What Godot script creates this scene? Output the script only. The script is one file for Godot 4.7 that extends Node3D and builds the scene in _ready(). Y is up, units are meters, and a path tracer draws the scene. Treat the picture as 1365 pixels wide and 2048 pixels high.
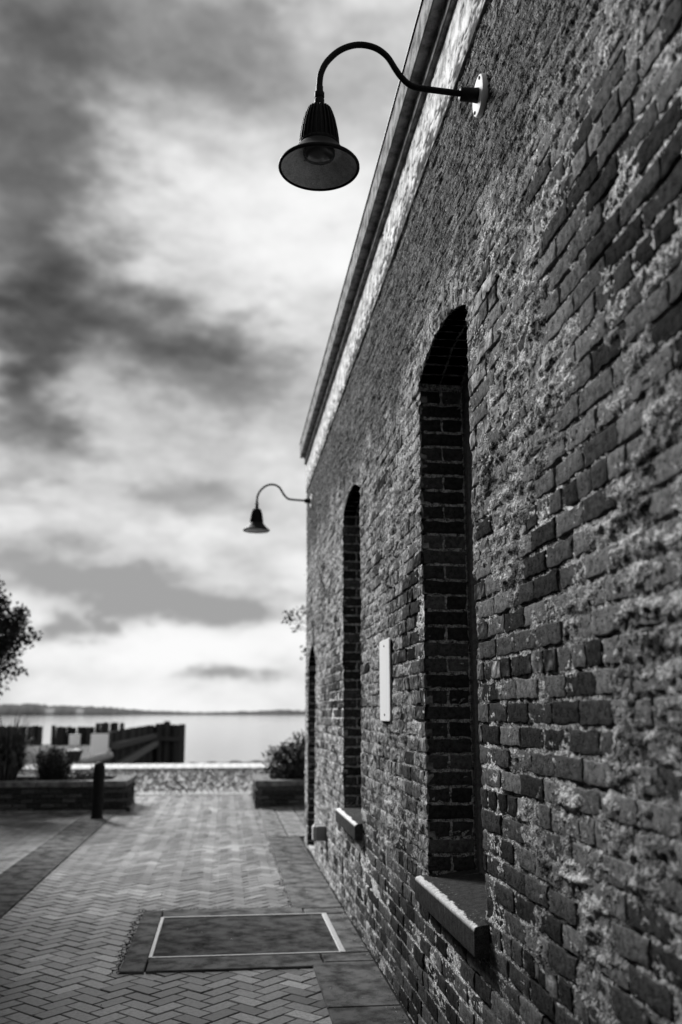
extends Node3D
# A brick waterfront building seen along its wall. x: + into the building, wall face at x = 0; the alley runs towards -z.

const EYE := Vector3(-0.965, 1.5, 0.0)
const COURSE := 0.077
const FRIEZE_Y := 4.26
const CORNER_Z := -11.5
# openings: z of the far jamb, z of the near jamb, bottom, springing, rise of the arch
const OPENINGS := [[-4.52, -3.545, 0.715, 3.19, 0.105], [-7.76, -6.725, 0.715, 3.17, 0.115], [-11.10, -10.21, 0.0, 2.05, 0.21]]
const REVEAL := 0.225

var M := {}
var taken := {}
var view: Transform3D
var rng := RandomNumberGenerator.new()
var n_coarse := FastNoiseLite.new()
var n_mid := FastNoiseLite.new()
var n_fine := FastNoiseLite.new()
var n_streak := FastNoiseLite.new()

# ---------------------------------------------------------------- mesh collecting
class Shape:
	var v := PackedVector3Array()
	var n := PackedVector3Array()
	var c := PackedColorArray()
	var i := PackedInt32Array()
	var tint := Color(1, 1, 1)
	var turned := 1.0      # -1 where a sheet's outside is on its other side

	func quad(a: Vector3, b: Vector3, d: Vector3, e: Vector3) -> void:   # counter-clockwise seen from outside
		var k := v.size()
		var m := (b - a).cross(e - a)
		if m.length_squared() < 1e-16:
			m = (d - b).cross(e - b)
		m = m.normalized()
		v.append_array([a, b, d, e])
		n.append_array([m, m, m, m])
		c.append_array([tint, tint, tint, tint])
		i.append_array([k, k + 2, k + 1, k, k + 3, k + 2])

	func tri(a: Vector3, b: Vector3, d: Vector3) -> void:
		var k := v.size()
		var m := (b - a).cross(d - a).normalized()
		v.append_array([a, b, d])
		n.append_array([m, m, m])
		c.append_array([tint, tint, tint])
		i.append_array([k, k + 2, k + 1])

	# a box with chamfered edges
	func box(at: Vector3, size: Vector3, ch := 0.0, turn := Basis()) -> void:
		var h := size / 2.0
		ch = minf(ch, minf(h.x, minf(h.y, h.z)) * 0.9)
		var t := Transform3D(turn, at)
		var ax := [Vector3.RIGHT, Vector3.UP, Vector3.BACK]
		var hs := [h.x, h.y, h.z]
		for a in 3:
			var b := (a + 1) % 3
			var d := (a + 2) % 3
			for s: float in [-1.0, 1.0]:
				var o: Vector3 = ax[a] * hs[a] * s
				var p: Vector3 = ax[b] * (hs[b] - ch)
				var q: Vector3 = ax[d] * (hs[d] - ch) * s
				quad(t * (o - p - q), t * (o + p - q), t * (o + p + q), t * (o - p + q))
		if ch <= 0.0:
			return
		for a in 3:
			var b := (a + 1) % 3
			var d := (a + 2) % 3
			for s: float in [-1.0, 1.0]:
				for r: float in [-1.0, 1.0]:
					var l: Vector3 = ax[a] * (hs[a] - ch)
					var p1: Vector3 = ax[b] * hs[b] * s + ax[d] * (hs[d] - ch) * r
					var p2: Vector3 = ax[b] * (hs[b] - ch) * s + ax[d] * hs[d] * r
					if s * r < 0.0:
						quad(t * (p1 + l), t * (p2 + l), t * (p2 - l), t * (p1 - l))
					else:
						quad(t * (p1 - l), t * (p2 - l), t * (p2 + l), t * (p1 + l))
		for sx: float in [-1.0, 1.0]:
			for sy: float in [-1.0, 1.0]:
				for sz: float in [-1.0, 1.0]:
					var px := Vector3(hs[0] * sx, (hs[1] - ch) * sy, (hs[2] - ch) * sz)
					var py := Vector3((hs[0] - ch) * sx, hs[1] * sy, (hs[2] - ch) * sz)
					var pz := Vector3((hs[0] - ch) * sx, (hs[1] - ch) * sy, hs[2] * sz)
					if sx * sy * sz > 0.0:
						tri(t * px, t * py, t * pz)
					else:
						tri(t * px, t * pz, t * py)

	# a smooth sheet of rows x columns points; outside is where (next column) x (next row) points
	func grid(p: PackedVector3Array, cols: int, closed := false, colors := PackedColorArray(), skip := PackedByteArray()) -> void:
		var rows := p.size() / cols
		var k := v.size()
		var m := PackedVector3Array()
		m.resize(p.size())
		var last := cols if closed else cols - 1
		for r in rows - 1:
			for q in last:
				if skip.size() and skip[r * cols + q]:
					continue
				var a := r * cols + q
				var b := r * cols + (q + 1) % cols
				var d := b + cols
				var e := a + cols
				var f := (p[d] - p[a]).cross(p[e] - p[b]) * turned
				m[a] += f
				m[b] += f
				m[d] += f
				m[e] += f
				if turned > 0.0:
					i.append_array([k + a, k + d, k + b, k + a, k + e, k + d])
				else:
					i.append_array([k + a, k + b, k + d, k + a, k + d, k + e])
		for q in m.size():
			m[q] = m[q].normalized()
		v.append_array(p)
		n.append_array(m)
		if colors.size():
			c.append_array(colors)
		else:
			for q in p.size():
				c.append(tint)

	# a profile of (radius, height) turned about an axis
	func lathe(profile: Array, t: Transform3D, sides := 24) -> void:
		var p := PackedVector3Array()
		for q in profile:
			for k in sides:
				var a := TAU * k / sides
				p.append(t * Vector3(cos(a) * q.x, q.y, sin(a) * q.x))
		grid(p, sides, true)

	func tube(path: Array, radii: Array, sides := 10, capped := true) -> void:
		var p := PackedVector3Array()
		var side := Vector3.ZERO
		for q in path.size():
			var fwd: Vector3 = (path[mini(q + 1, path.size() - 1)] - path[maxi(q - 1, 0)]).normalized()
			if side == Vector3.ZERO:
				side = fwd.cross(Vector3.UP if absf(fwd.y) < 0.9 else Vector3.RIGHT).normalized()
			side = (side - fwd * side.dot(fwd)).normalized()
			var up := fwd.cross(side)
			var r: float = radii[mini(q, radii.size() - 1)]
			for k in sides:
				var a := TAU * k / sides
				p.append(path[q] + (side * cos(a) + up * sin(a)) * r)
		var k0 := p.size() - sides
		grid(p, sides, true)
		if capped:
			for k in sides - 2:
				tri(p[0], p[k + 2], p[k + 1])
				tri(p[k0], p[k0 + k + 1], p[k0 + k + 2])

	func add(o: Shape, t: Transform3D, tints := PackedColorArray()) -> void:
		var k := v.size()
		var r := t.basis.inverse().transposed()
		for q in o.v.size():
			v.append(t * o.v[q])
			n.append((r * o.n[q]).normalized())
		if tints.size():
			c.append_array(tints)
		else:
			for q in o.v.size():
				c.append(tint)
		for q in o.i:
			i.append(k + q)

	func mesh(m: Material) -> ArrayMesh:
		var a := []
		a.resize(Mesh.ARRAY_MAX)
		a[Mesh.ARRAY_VERTEX] = v
		a[Mesh.ARRAY_NORMAL] = n
		a[Mesh.ARRAY_COLOR] = c
		a[Mesh.ARRAY_INDEX] = i
		var r := ArrayMesh.new()
		r.add_surface_from_arrays(Mesh.PRIMITIVE_TRIANGLES, a)
		r.surface_set_material(0, m)
		return r

func grey(x: float) -> Color:
	return Color(x, x, x)

func put(s: Shape, called: String, m: Material, parent: Node = self, at := Vector3.ZERO) -> MeshInstance3D:
	var o := MeshInstance3D.new()
	o.mesh = s.mesh(m)
	o.name = numbered(called) if parent == self else called
	o.position = at
	parent.add_child(o, true)
	return o

func numbered(called: String) -> String:
	var k: int = taken.get(called, 0)
	taken[called] = k + 1
	return called if k == 0 else "%s_%03d" % [called, k]

func thing(called: String, label: String, category: String, at := Vector3.ZERO, group := "") -> Node3D:
	var o := Node3D.new()
	o.name = numbered(called)
	add_child(o)
	o.position = at
	return tag(o, label, category, group)

func tag(o: Node3D, label: String, category: String, group := "", kind := "") -> Node3D:
	o.set_meta("label", label)
	o.set_meta("category", category)
	if group:
		o.set_meta("group", group)
	if kind:
		o.set_meta("kind", kind)
	return o

func structure(o: Node3D, label := "") -> Node3D:
	o.set_meta("kind", "structure")
	if label:
		o.set_meta("label", label)
	return o

# ---------------------------------------------------------------- materials
func noise_bytes(seed_: int, size: int, freq: float, octaves: int, kind := FastNoiseLite.TYPE_SIMPLEX_SMOOTH) -> PackedByteArray:
	var f := FastNoiseLite.new()
	f.seed = seed_
	f.noise_type = kind
	f.frequency = freq
	f.fractal_octaves = octaves
	f.fractal_gain = 0.6
	if kind == FastNoiseLite.TYPE_CELLULAR:
		f.fractal_type = FastNoiseLite.FRACTAL_NONE
		f.cellular_return_type = FastNoiseLite.RETURN_DISTANCE
	var im := f.get_seamless_image(size, size)
	im.convert(Image.FORMAT_L8)
	return im.get_data()

func texture(size: int, b: PackedByteArray) -> ImageTexture:
	return ImageTexture.create_from_image(Image.create_from_data(size, size, false, Image.FORMAT_L8, b))

# mixes fine grain, coarse mottling and pits into [albedo multiplier, height]
func surface_maps(seed_: int, size: int, fine: float, coarse: float, pit: float, depth: float, contrast: float, blotch: float, mean := 0.86) -> Array:
	var a := noise_bytes(seed_, size, fine, 3)
	var b := noise_bytes(seed_ + 1, size, coarse, 4)
	var d := noise_bytes(seed_ + 2, size, pit, 1, FastNoiseLite.TYPE_CELLULAR)
	var e := noise_bytes(seed_ + 3, size, coarse * 2.5, 2)
	var col := PackedByteArray()
	var hgt := PackedByteArray()
	col.resize(size * size)
	hgt.resize(size * size)
	for k in size * size:
		var x := a[k] / 255.0 - 0.5
		var y := b[k] / 255.0 - 0.5
		var hole := clampf(1.0 - d[k] / 90.0, 0.0, 1.0) * clampf((e[k] / 255.0 - 0.5) * 6.0, 0.0, 1.0)
		col[k] = int(clampf(mean + contrast * x + blotch * y - 0.35 * depth * hole, 0.1, 1.0) * 255.0)
		hgt[k] = int(clampf(0.62 + 0.34 * x + 0.45 * y - 0.6 * depth * hole, 0.0, 1.0) * 255.0)
	return [texture(size, col), texture(size, hgt)]

func mat(called: String, value: float, rough: float, maps := [], tile := 1.0, relief := 0.0, vertex := true) -> StandardMaterial3D:
	var m := StandardMaterial3D.new()
	m.resource_name = called
	m.albedo_color = grey(value).linear_to_srgb()
	m.roughness = rough
	m.vertex_color_use_as_albedo = vertex
	if maps.size():
		m.albedo_texture = maps[0]
		m.uv1_triplanar = true
		m.uv1_world_triplanar = true
		m.uv1_scale = Vector3.ONE / tile
		if relief > 0.0:
			m.heightmap_enabled = true
			m.heightmap_texture = maps[1]
			m.heightmap_scale = relief
	M[called] = m
	return m

func make_materials() -> void:
	var masonry := surface_maps(11, 1024, 0.10, 0.022, 0.045, 1.0, 1.2, 0.9, 0.76)
	var grain := surface_maps(31, 512, 0.22, 0.03, 0.05, 0.5, 0.8, 0.35)
	var stain := surface_maps(51, 1024, 0.14, 0.006, 0.03, 0.3, 0.45, 0.7)
	var wood := surface_maps(71, 512, 0.05, 0.02, 0.03, 0.2, 0.5, 0.4)
	mat("mortar", 1.0, 0.95, masonry, 0.9, 1.3)
	var clay := surface_maps(131, 512, 0.16, 0.02, 0.04, 0.9, 0.7, 0.6, 0.84)
	mat("brick_merged", 1.0, 0.92, clay, 0.37, 0.45)
	for k in 5:
		mat("brick_tone_%d" % k, [0.055, 0.085, 0.125, 0.18, 0.25][k], 0.92, clay, 0.37, 0.45, false)
	mat("paver_merged", 1.0, 0.36, grain, 0.5, 0.05)
	for k in 5:
		mat("paver_tone_%d" % k, [0.09, 0.13, 0.18, 0.245, 0.33][k], 0.36, grain, 0.5, 0.05, false)
	for called in M:
		if called.begins_with("paver"):
			M[called].metallic_specular = 0.3
	mat("bedding", 0.035, 1.0, grain, 0.4, 0.3)
	mat("concrete", 1.0, 0.78, stain, 1.3, 0.10)
	mat("painted_sill", 1.0, 0.6, grain, 0.6, 0.05)
	mat("paint", 1.0, 0.55, stain, 0.9, 0.05)
	mat("dark_metal", 0.018, 0.65, grain, 0.3, 0.02)
	M.dark_metal.metallic_specular = 0.2
	mat("white_plate", 0.82, 0.45, [], 1.0, 0.0, false)
	mat("shade_enamel", 0.8, 0.4, grain, 0.5, 0.0, false)
	mat("steel_edge", 0.48, 0.42, grain, 0.4, 0.03, false)
	mat("timber", 1.0, 0.9, wood, 0.8, 0.4)
	mat("plain", 1.0, 0.8)
	mat("leaf", 1.0, 0.6)
	M.leaf.backlight_enabled = true
	M.leaf.backlight = grey(0.02)
	for called in M:
		if called.begins_with("brick") or called in ["mortar", "concrete", "painted_sill", "timber", "ground", "bedding", "plain", "leaf", "paint", "white_plate"]:
			M[called].metallic_specular = 0.16
			if called != "leaf":
				M[called].specular_mode = BaseMaterial3D.SPECULAR_DISABLED
	mat("lens", 0.05, 0.12, [], 1.0, 0.0, false)
	mat("glass", 0.02, 0.05, [], 1.0, 0.0, false)
	M.glass.transparency = BaseMaterial3D.TRANSPARENCY_ALPHA
	M.glass.albedo_color.a = 0.35
	M.painted_sill.roughness = 0.8
	mat("ground", 1.0, 0.95, grain, 0.7, 0.8)
	mat("water", 0.04, 0.06, surface_maps(91, 512, 0.05, 0.02, 0.03, 0.0, 0.0, 0.0), 9.0, 0.7, false)

func setup_noise() -> void:
	for a in [[n_coarse, 3, 0.9, 3], [n_mid, 5, 6.0, 3], [n_fine, 7, 34.0, 3], [n_streak, 9, 3.0, 3]]:
		a[0].seed = a[1]
		a[0].noise_type = FastNoiseLite.TYPE_SIMPLEX_SMOOTH
		a[0].frequency = a[2]
		a[0].fractal_octaves = a[3]

# ---------------------------------------------------------------- sky
# clouds: azimuth, elevation, spread in azimuth and elevation (degrees), how much darker or lighter
const CLOUDS := [[-14.2, 32.5, 5.6, 9.7, -0.5], [-5.5, 39.1, 7.7, 3.0, -0.25], [2.6, 37.5, 7.1, 2.7, -0.14], [-11.2, 23.5, 4.6, 4.2, -0.17], [-12.6, 18.5, 3.2, 3.7, -0.40],
	[-9.8, 16.7, 2.4, 1.8, -0.18], [-1.6, 20.8, 5.5, 2.4, -0.40], [-4.3, 23.0, 3.9, 1.7, -0.24], [-8.8, 24.4, 4.1, 2.3, -0.16], [-12.7, 13.0, 1.7, 1.0, -0.16], [-2.3, 13.0, 2.8, 0.8, -0.20],
	[-11.8, 8.5, 3.1, 1.6, -0.29], [-6.3, 7.4, 3.6, 1.0, -0.45], [-0.8, 6.3, 4.4, 0.9, -0.5], [-9.3, 5.0, 2.0, 0.8, -0.45], [-6.3, 5.5, 0.7, 0.7, -0.3], [0.5, 2.4, 2.1, 0.35, -0.4],
	[-6.9, 30.2, 4.9, 3.5, 0.10], [-9.1, 19.7, 2.4, 1.7, 0.12], [4.9, 25.2, 6.0, 7.1, 0.08], [-4.3, 16.4, 6.3, 2.1, 0.08], [-5.0, 10.9, 6.2, 1.5, 0.06], [-3.2, 4.0, 7.6, 1.2, 0.14]]

func make_sky() -> PanoramaSkyMaterial:
	var w := 2048
	var h := 1024
	var warp := FastNoiseLite.new()
	warp.noise_type = FastNoiseLite.TYPE_SIMPLEX_SMOOTH
	warp.frequency = 6.0
	warp.fractal_octaves = 5
	warp.fractal_gain = 0.6
	var puff := FastNoiseLite.new()
	puff.noise_type = FastNoiseLite.TYPE_SIMPLEX_SMOOTH
	puff.seed = 21
	puff.frequency = 2.6
	puff.fractal_octaves = 6
	puff.fractal_gain = 0.62
	var d := PackedFloat32Array()
	d.resize(w * h * 3)
	d.fill(0.35)
	for r in h / 2:
		var el := 90.0 - (r + 0.5) / h * 180.0
		var ce := cos(deg_to_rad(el))
		var se := sin(deg_to_rad(el))
		for q in w:
			var az := (q + 0.5) / w * 360.0
			if az > 180.0:
				az -= 360.0
			var dir := Vector3(sin(deg_to_rad(az)) * ce, se * 2.2, -cos(deg_to_rad(az)) * ce)
			var p := puff.get_noise_3dv(dir)
			var x := 0.79 + 0.13 * exp(-el / 6.0) + 0.20 * p + 0.11 * puff.get_noise_3dv(dir * 3.4 + Vector3(2, 8, 5))
			var near := clampf((30.0 - absf(az + 2.0)) / 8.0, 0.0, 1.0) * clampf((54.0 - el) / 8.0, 0.0, 1.0)
			x += (1.0 - near) * (0.30 * puff.get_noise_3dv(dir * 0.45 + Vector3(7, 3, 1)) - 0.07)
			if near > 0.0:
				var wa := warp.get_noise_3dv(dir * 1.6) * 4.2
				var we := warp.get_noise_3dv(dir * 1.6 + Vector3(5, 9, 2)) * (0.5 + 0.06 * el)
				for c in CLOUDS:
					var u: float = (az + wa - c[0]) / c[2]
					var v: float = (el + we - c[1]) / c[3]
					var e := u * u + v * v
					if e < 5.0:
						x += near * c[4] * 0.78 * exp(-pow(e, 1.35) * 0.7) * (1.0 + 0.5 * p)
			x = clampf(x, 0.2, 1.0)
			x = x if x < 0.85 else 0.85 + 0.12 * (1.0 - exp(-(x - 0.85) / 0.12))
			x = pow(x, 2.2) * 1.02
			var k := (r * w + q) * 3
			d[k] = x
			d[k + 1] = x
			d[k + 2] = x
	var im := Image.create_from_data(w, h, false, Image.FORMAT_RGBF, d.to_byte_array())
	var m := PanoramaSkyMaterial.new()
	m.panorama = ImageTexture.create_from_image(im)
	return m

func _ready() -> void:
	rng.seed = 4711
	# camera
	var cam := Camera3D.new()
	cam.name = "camera"
	cam.position = EYE
	cam.rotation_degrees = Vector3(12.289, -6.941, 0)
	cam.near = 0.05
	cam.far = 9000.0
	var lens := CameraAttributesPhysical.new()
	lens.frustum_focal_length = 21.68
	lens.exposure_aperture = 1.25
	lens.frustum_focus_distance = 3.9
	lens.frustum_near = 0.05
	lens.frustum_far = 9000.0
	cam.attributes = lens
	add_child(cam)
	cam.fov = 57.93
	view = cam.transform
	# sky, sun, exposure
	var env := Environment.new()
	env.background_mode = Environment.BG_SKY
	env.sky = Sky.new()
	env.sky.sky_material = make_sky()
	env.tonemap_mode = Environment.TONE_MAPPER_LINEAR
	env.tonemap_exposure = 6.2
	env.background_energy_multiplier = 0.178
	env.sdfgi_enabled = true
	env.ssao_enabled = true
	env.ssil_enabled = true
	var we := WorldEnvironment.new()
	we.name = "environment"
	we.environment = env
	add_child(we)
	var sun := DirectionalLight3D.new()
	sun.name = "sun"
	sun.light_energy = 0.5
	sun.light_angular_distance = 18.0
	sun.shadow_enabled = true
	add_child(sun)
	sun.look_at_from_position(Vector3.ZERO, Vector3(0.402, -0.559, 0.725))
	setup_noise()
	make_materials()
	print("materials ", Time.get_ticks_msec())
	# large structure
	build_ground()
	print("ground ", Time.get_ticks_msec())
	build_building()
	print("building ", Time.get_ticks_msec())
	build_neighbours()
	build_shore()
	print("shore ", Time.get_ticks_msec())
	# objects
	for a in [[-3.19, 3.93, "dark gooseneck lamp with bell shade beside the tall arched window with peeling sill", 0.0], [-10.73, 3.98, "dark gooseneck lamp with bell shade over the arched doorway at the building's corner", 0.03]]:
		gooseneck_lamp(a[0], a[1], a[2])
	wall_plaque()
	outlet_box()
	access_hatch()
	bollard()
	planters()
	plants()
	print("all ", Time.get_ticks_msec())

# ---------------------------------------------------------------- the brick building
func arch_y(o: Array, z: float) -> float:
	var half: float = (o[1] - o[0]) / 2.0
	var r: float = (half * half + o[4] * o[4]) / (2.0 * o[4])
	var u: float = clampf(z - (o[0] + half), -half, half)
	return o[3] + o[4] - r + sqrt(r * r - u * u)

const BARE := [[-1.9, 2.75, 0.5, 0.33, 1.0], [-1.5, 2.35, 0.3, 0.3, 0.8], [-2.65, 2.02, 0.33, 0.16, 1.0], [-3.3, 0.45, 0.9, 0.55, 1.0], [-4.6, 0.35, 1.2, 0.42, 0.95], [-2.55, 1.45, 0.38, 0.2, 0.9],
	[-4.72, 2.1, 0.22, 0.5, 0.8], [-3.42, 1.6, 0.14, 0.7, 0.6], [-8.6, 1.65, 1.0, 0.28, 0.9], [-6.0, 0.3, 1.6, 0.35, 0.7], [-3.35, 1.0, 0.16, 0.4, 0.9], [-5.3, 1.2, 0.7, 0.1, 0.5], [-2.2, 0.7, 0.4, 0.4, 0.5], [-1.2, 1.6, 0.35, 0.3, 0.4]]
const WHITE := [[-1.85, 2.7, 0.42, 0.26], [-2.6, 2.05, 0.22, 0.12], [-4.6, 2.2, 0.12, 0.5], [-3.4, 1.1, 0.12, 0.5], [-4.2, 0.42, 0.7, 0.18], [-8.3, 1.55, 0.6, 0.14], [-6.4, 0.4, 0.9, 0.2]]
const PATCH := [[-2.60, 1.265, 0.10, 0.034], [-2.60, 1.075, 0.10, 0.028], [-2.46, 1.01, 0.09, 0.024], [-3.16, 1.43, 0.03, 0.015]]

# how thickly old render is smeared over the brickwork, 0 (bare joints) to 1
func smear(z: float, y: float) -> float:
	var s := 0.69 + 0.5 * n_coarse.get_noise_2d(z, y * 1.3) + 0.55 * n_mid.get_noise_2d(z * 0.45, y * 0.8)
	for b in BARE:
		var u: float = (z - b[0]) / b[2]
		var v: float = (y - b[1]) / b[3]
		var e := u * u + v * v
		if e < 4.0:
			s -= 0.75 * b[4] * exp(-e)
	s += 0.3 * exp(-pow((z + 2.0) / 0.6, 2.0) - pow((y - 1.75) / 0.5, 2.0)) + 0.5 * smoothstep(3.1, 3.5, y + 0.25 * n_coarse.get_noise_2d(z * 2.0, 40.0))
	return clampf(s, 0.0, 1.0)

func spots(list: Array, z: float, y: float) -> float:
	var s := 0.0
	for b in list:
		var u: float = (z - b[0]) / b[2]
		var v: float = (y - b[1]) / b[3]
		var e := u * u + v * v
		if e < 5.0:
			s = maxf(s, exp(-e))
	return s

func bulge(z: float, y: float) -> float:
	return 0.006 * n_coarse.get_noise_2d(z * 2.2 + 50.0, y * 3.0)

# colour of the matter on the face: render, bare mortar, dark coat at the top
func render_tone(z: float, y: float, s: float) -> float:
	var m := n_mid.get_noise_2d(z * 1.3 + 9.0, y * 2.2)
	var f := n_fine.get_noise_2d(z, y)
	var coat := 0.42 * (1.0 + 0.9 * m + 0.8 * f + 0.9 * n_streak.get_noise_2d(z * 0.8 + 12.0, y * 5.0) + 0.6 * n_coarse.get_noise_2d(z * 1.5, y * 2.5 + 30.0))
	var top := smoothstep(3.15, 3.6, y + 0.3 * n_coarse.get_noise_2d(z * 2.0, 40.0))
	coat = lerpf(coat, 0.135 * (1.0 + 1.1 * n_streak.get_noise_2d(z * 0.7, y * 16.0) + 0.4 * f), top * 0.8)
	var joint := 0.58 + 0.35 * f + 0.25 * m
	joint = lerpf(joint, 0.95, smoothstep(0.2, 0.6, spots(WHITE, z, y) + 0.35 * m))
	var t := lerpf(joint, coat, smoothstep(0.35, 0.7, s))
	var pa := spots(PATCH, z + 0.05 * f, y + 0.02 * m)
	return maxf(0.03, lerpf(t, 0.85, smoothstep(0.38, 0.5, pa)))

func brick_tone(z: float, y: float, s: float, own: float) -> float:
	var f := n_fine.get_noise_2d(z + 3.0, y)
	var bare := own * (1.0 + 0.35 * f)
	var pa := spots(PATCH, z + 0.05 * f, y + 0.02 * n_mid.get_noise_2d(z * 1.3 + 9.0, y * 2.2))
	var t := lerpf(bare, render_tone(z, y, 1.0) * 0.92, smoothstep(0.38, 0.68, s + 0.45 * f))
	return maxf(0.02, lerpf(t, 0.85, smoothstep(0.38, 0.5, pa)))

func brick_shape(length: float, height: float, seed_: int, nx: int, ny: int) -> Shape:
	# face towards -x; local axes: x out of the wall is -x, y up, z along
	var s := Shape.new()
	var p := PackedVector3Array()
	var f := FastNoiseLite.new()
	f.seed = seed_
	f.frequency = 14.0
	f.fractal_octaves = 2
	var cols := nx + 5
	var rows := ny + 5
	for r in rows:
		for q in cols:
			var ru := clampf((q - 2.0) / nx, 0.0, 1.0)
			var rv := clampf((r - 2.0) / ny, 0.0, 1.0)
			var ring := mini(mini(q, cols - 1 - q), mini(r, rows - 1 - r))
			var inset := 0.0035 if ring >= 2 else 0.0
			var z := (ru - 0.5) * (length - 2.0 * inset)
			var y := (rv - 0.5) * (height - 2.0 * inset)
			if ring < 2:
				z = (-0.5 if q < 2 else (0.5 if q > cols - 3 else clampf((z / length), -0.5, 0.5))) * length
				y = (-0.5 if r < 2 else (0.5 if r > rows - 3 else clampf((y / height), -0.5, 0.5))) * height
			z += 0.0045 * f.get_noise_3d(y * 2.0, z * 0.6, 9.0 + seed_) * 2.0
			y += 0.004 * f.get_noise_3d(y, z * 1.6, 30.0 + seed_) * 2.0
			var x := 0.0055 * f.get_noise_3d(z * 2.2, y * 2.6, 60.0)
			if ring == 1:
				x = 0.0036 + 0.004 * f.get_noise_3d(z * 3.0, y * 3.0, 90.0)
			elif ring == 0:
				x = 0.035
			p.append(Vector3(x, y, z))
	s.grid(p, cols)
	return s

func wedge_shape(length: float, wide: float, narrow: float, seed_: int) -> Shape:
	var s := brick_shape(length, wide, seed_, 4, 2)
	for k in s.v.size():      # one end narrower: a brick of an arch (long axis z is turned radially)
		s.v[k].y *= lerpf(narrow / wide, 1.0, clampf(s.v[k].z / length + 0.5, 0.0, 1.0))
	return s

func on_screen(p: Vector3) -> float:
	# how many square pixels a square metre facing the eye would cover there; 0 outside the picture
	var q := view.affine_inverse() * p
	if q.z > -0.1:
		return 0.0
	var a := Vector2(q.x, q.y) / -q.z * 925.0
	if absf(a.x) > 350.0 or absf(a.y) > 520.0:
		return 0.0
	return 925.0 * 925.0 / (q.z * q.z)

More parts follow.
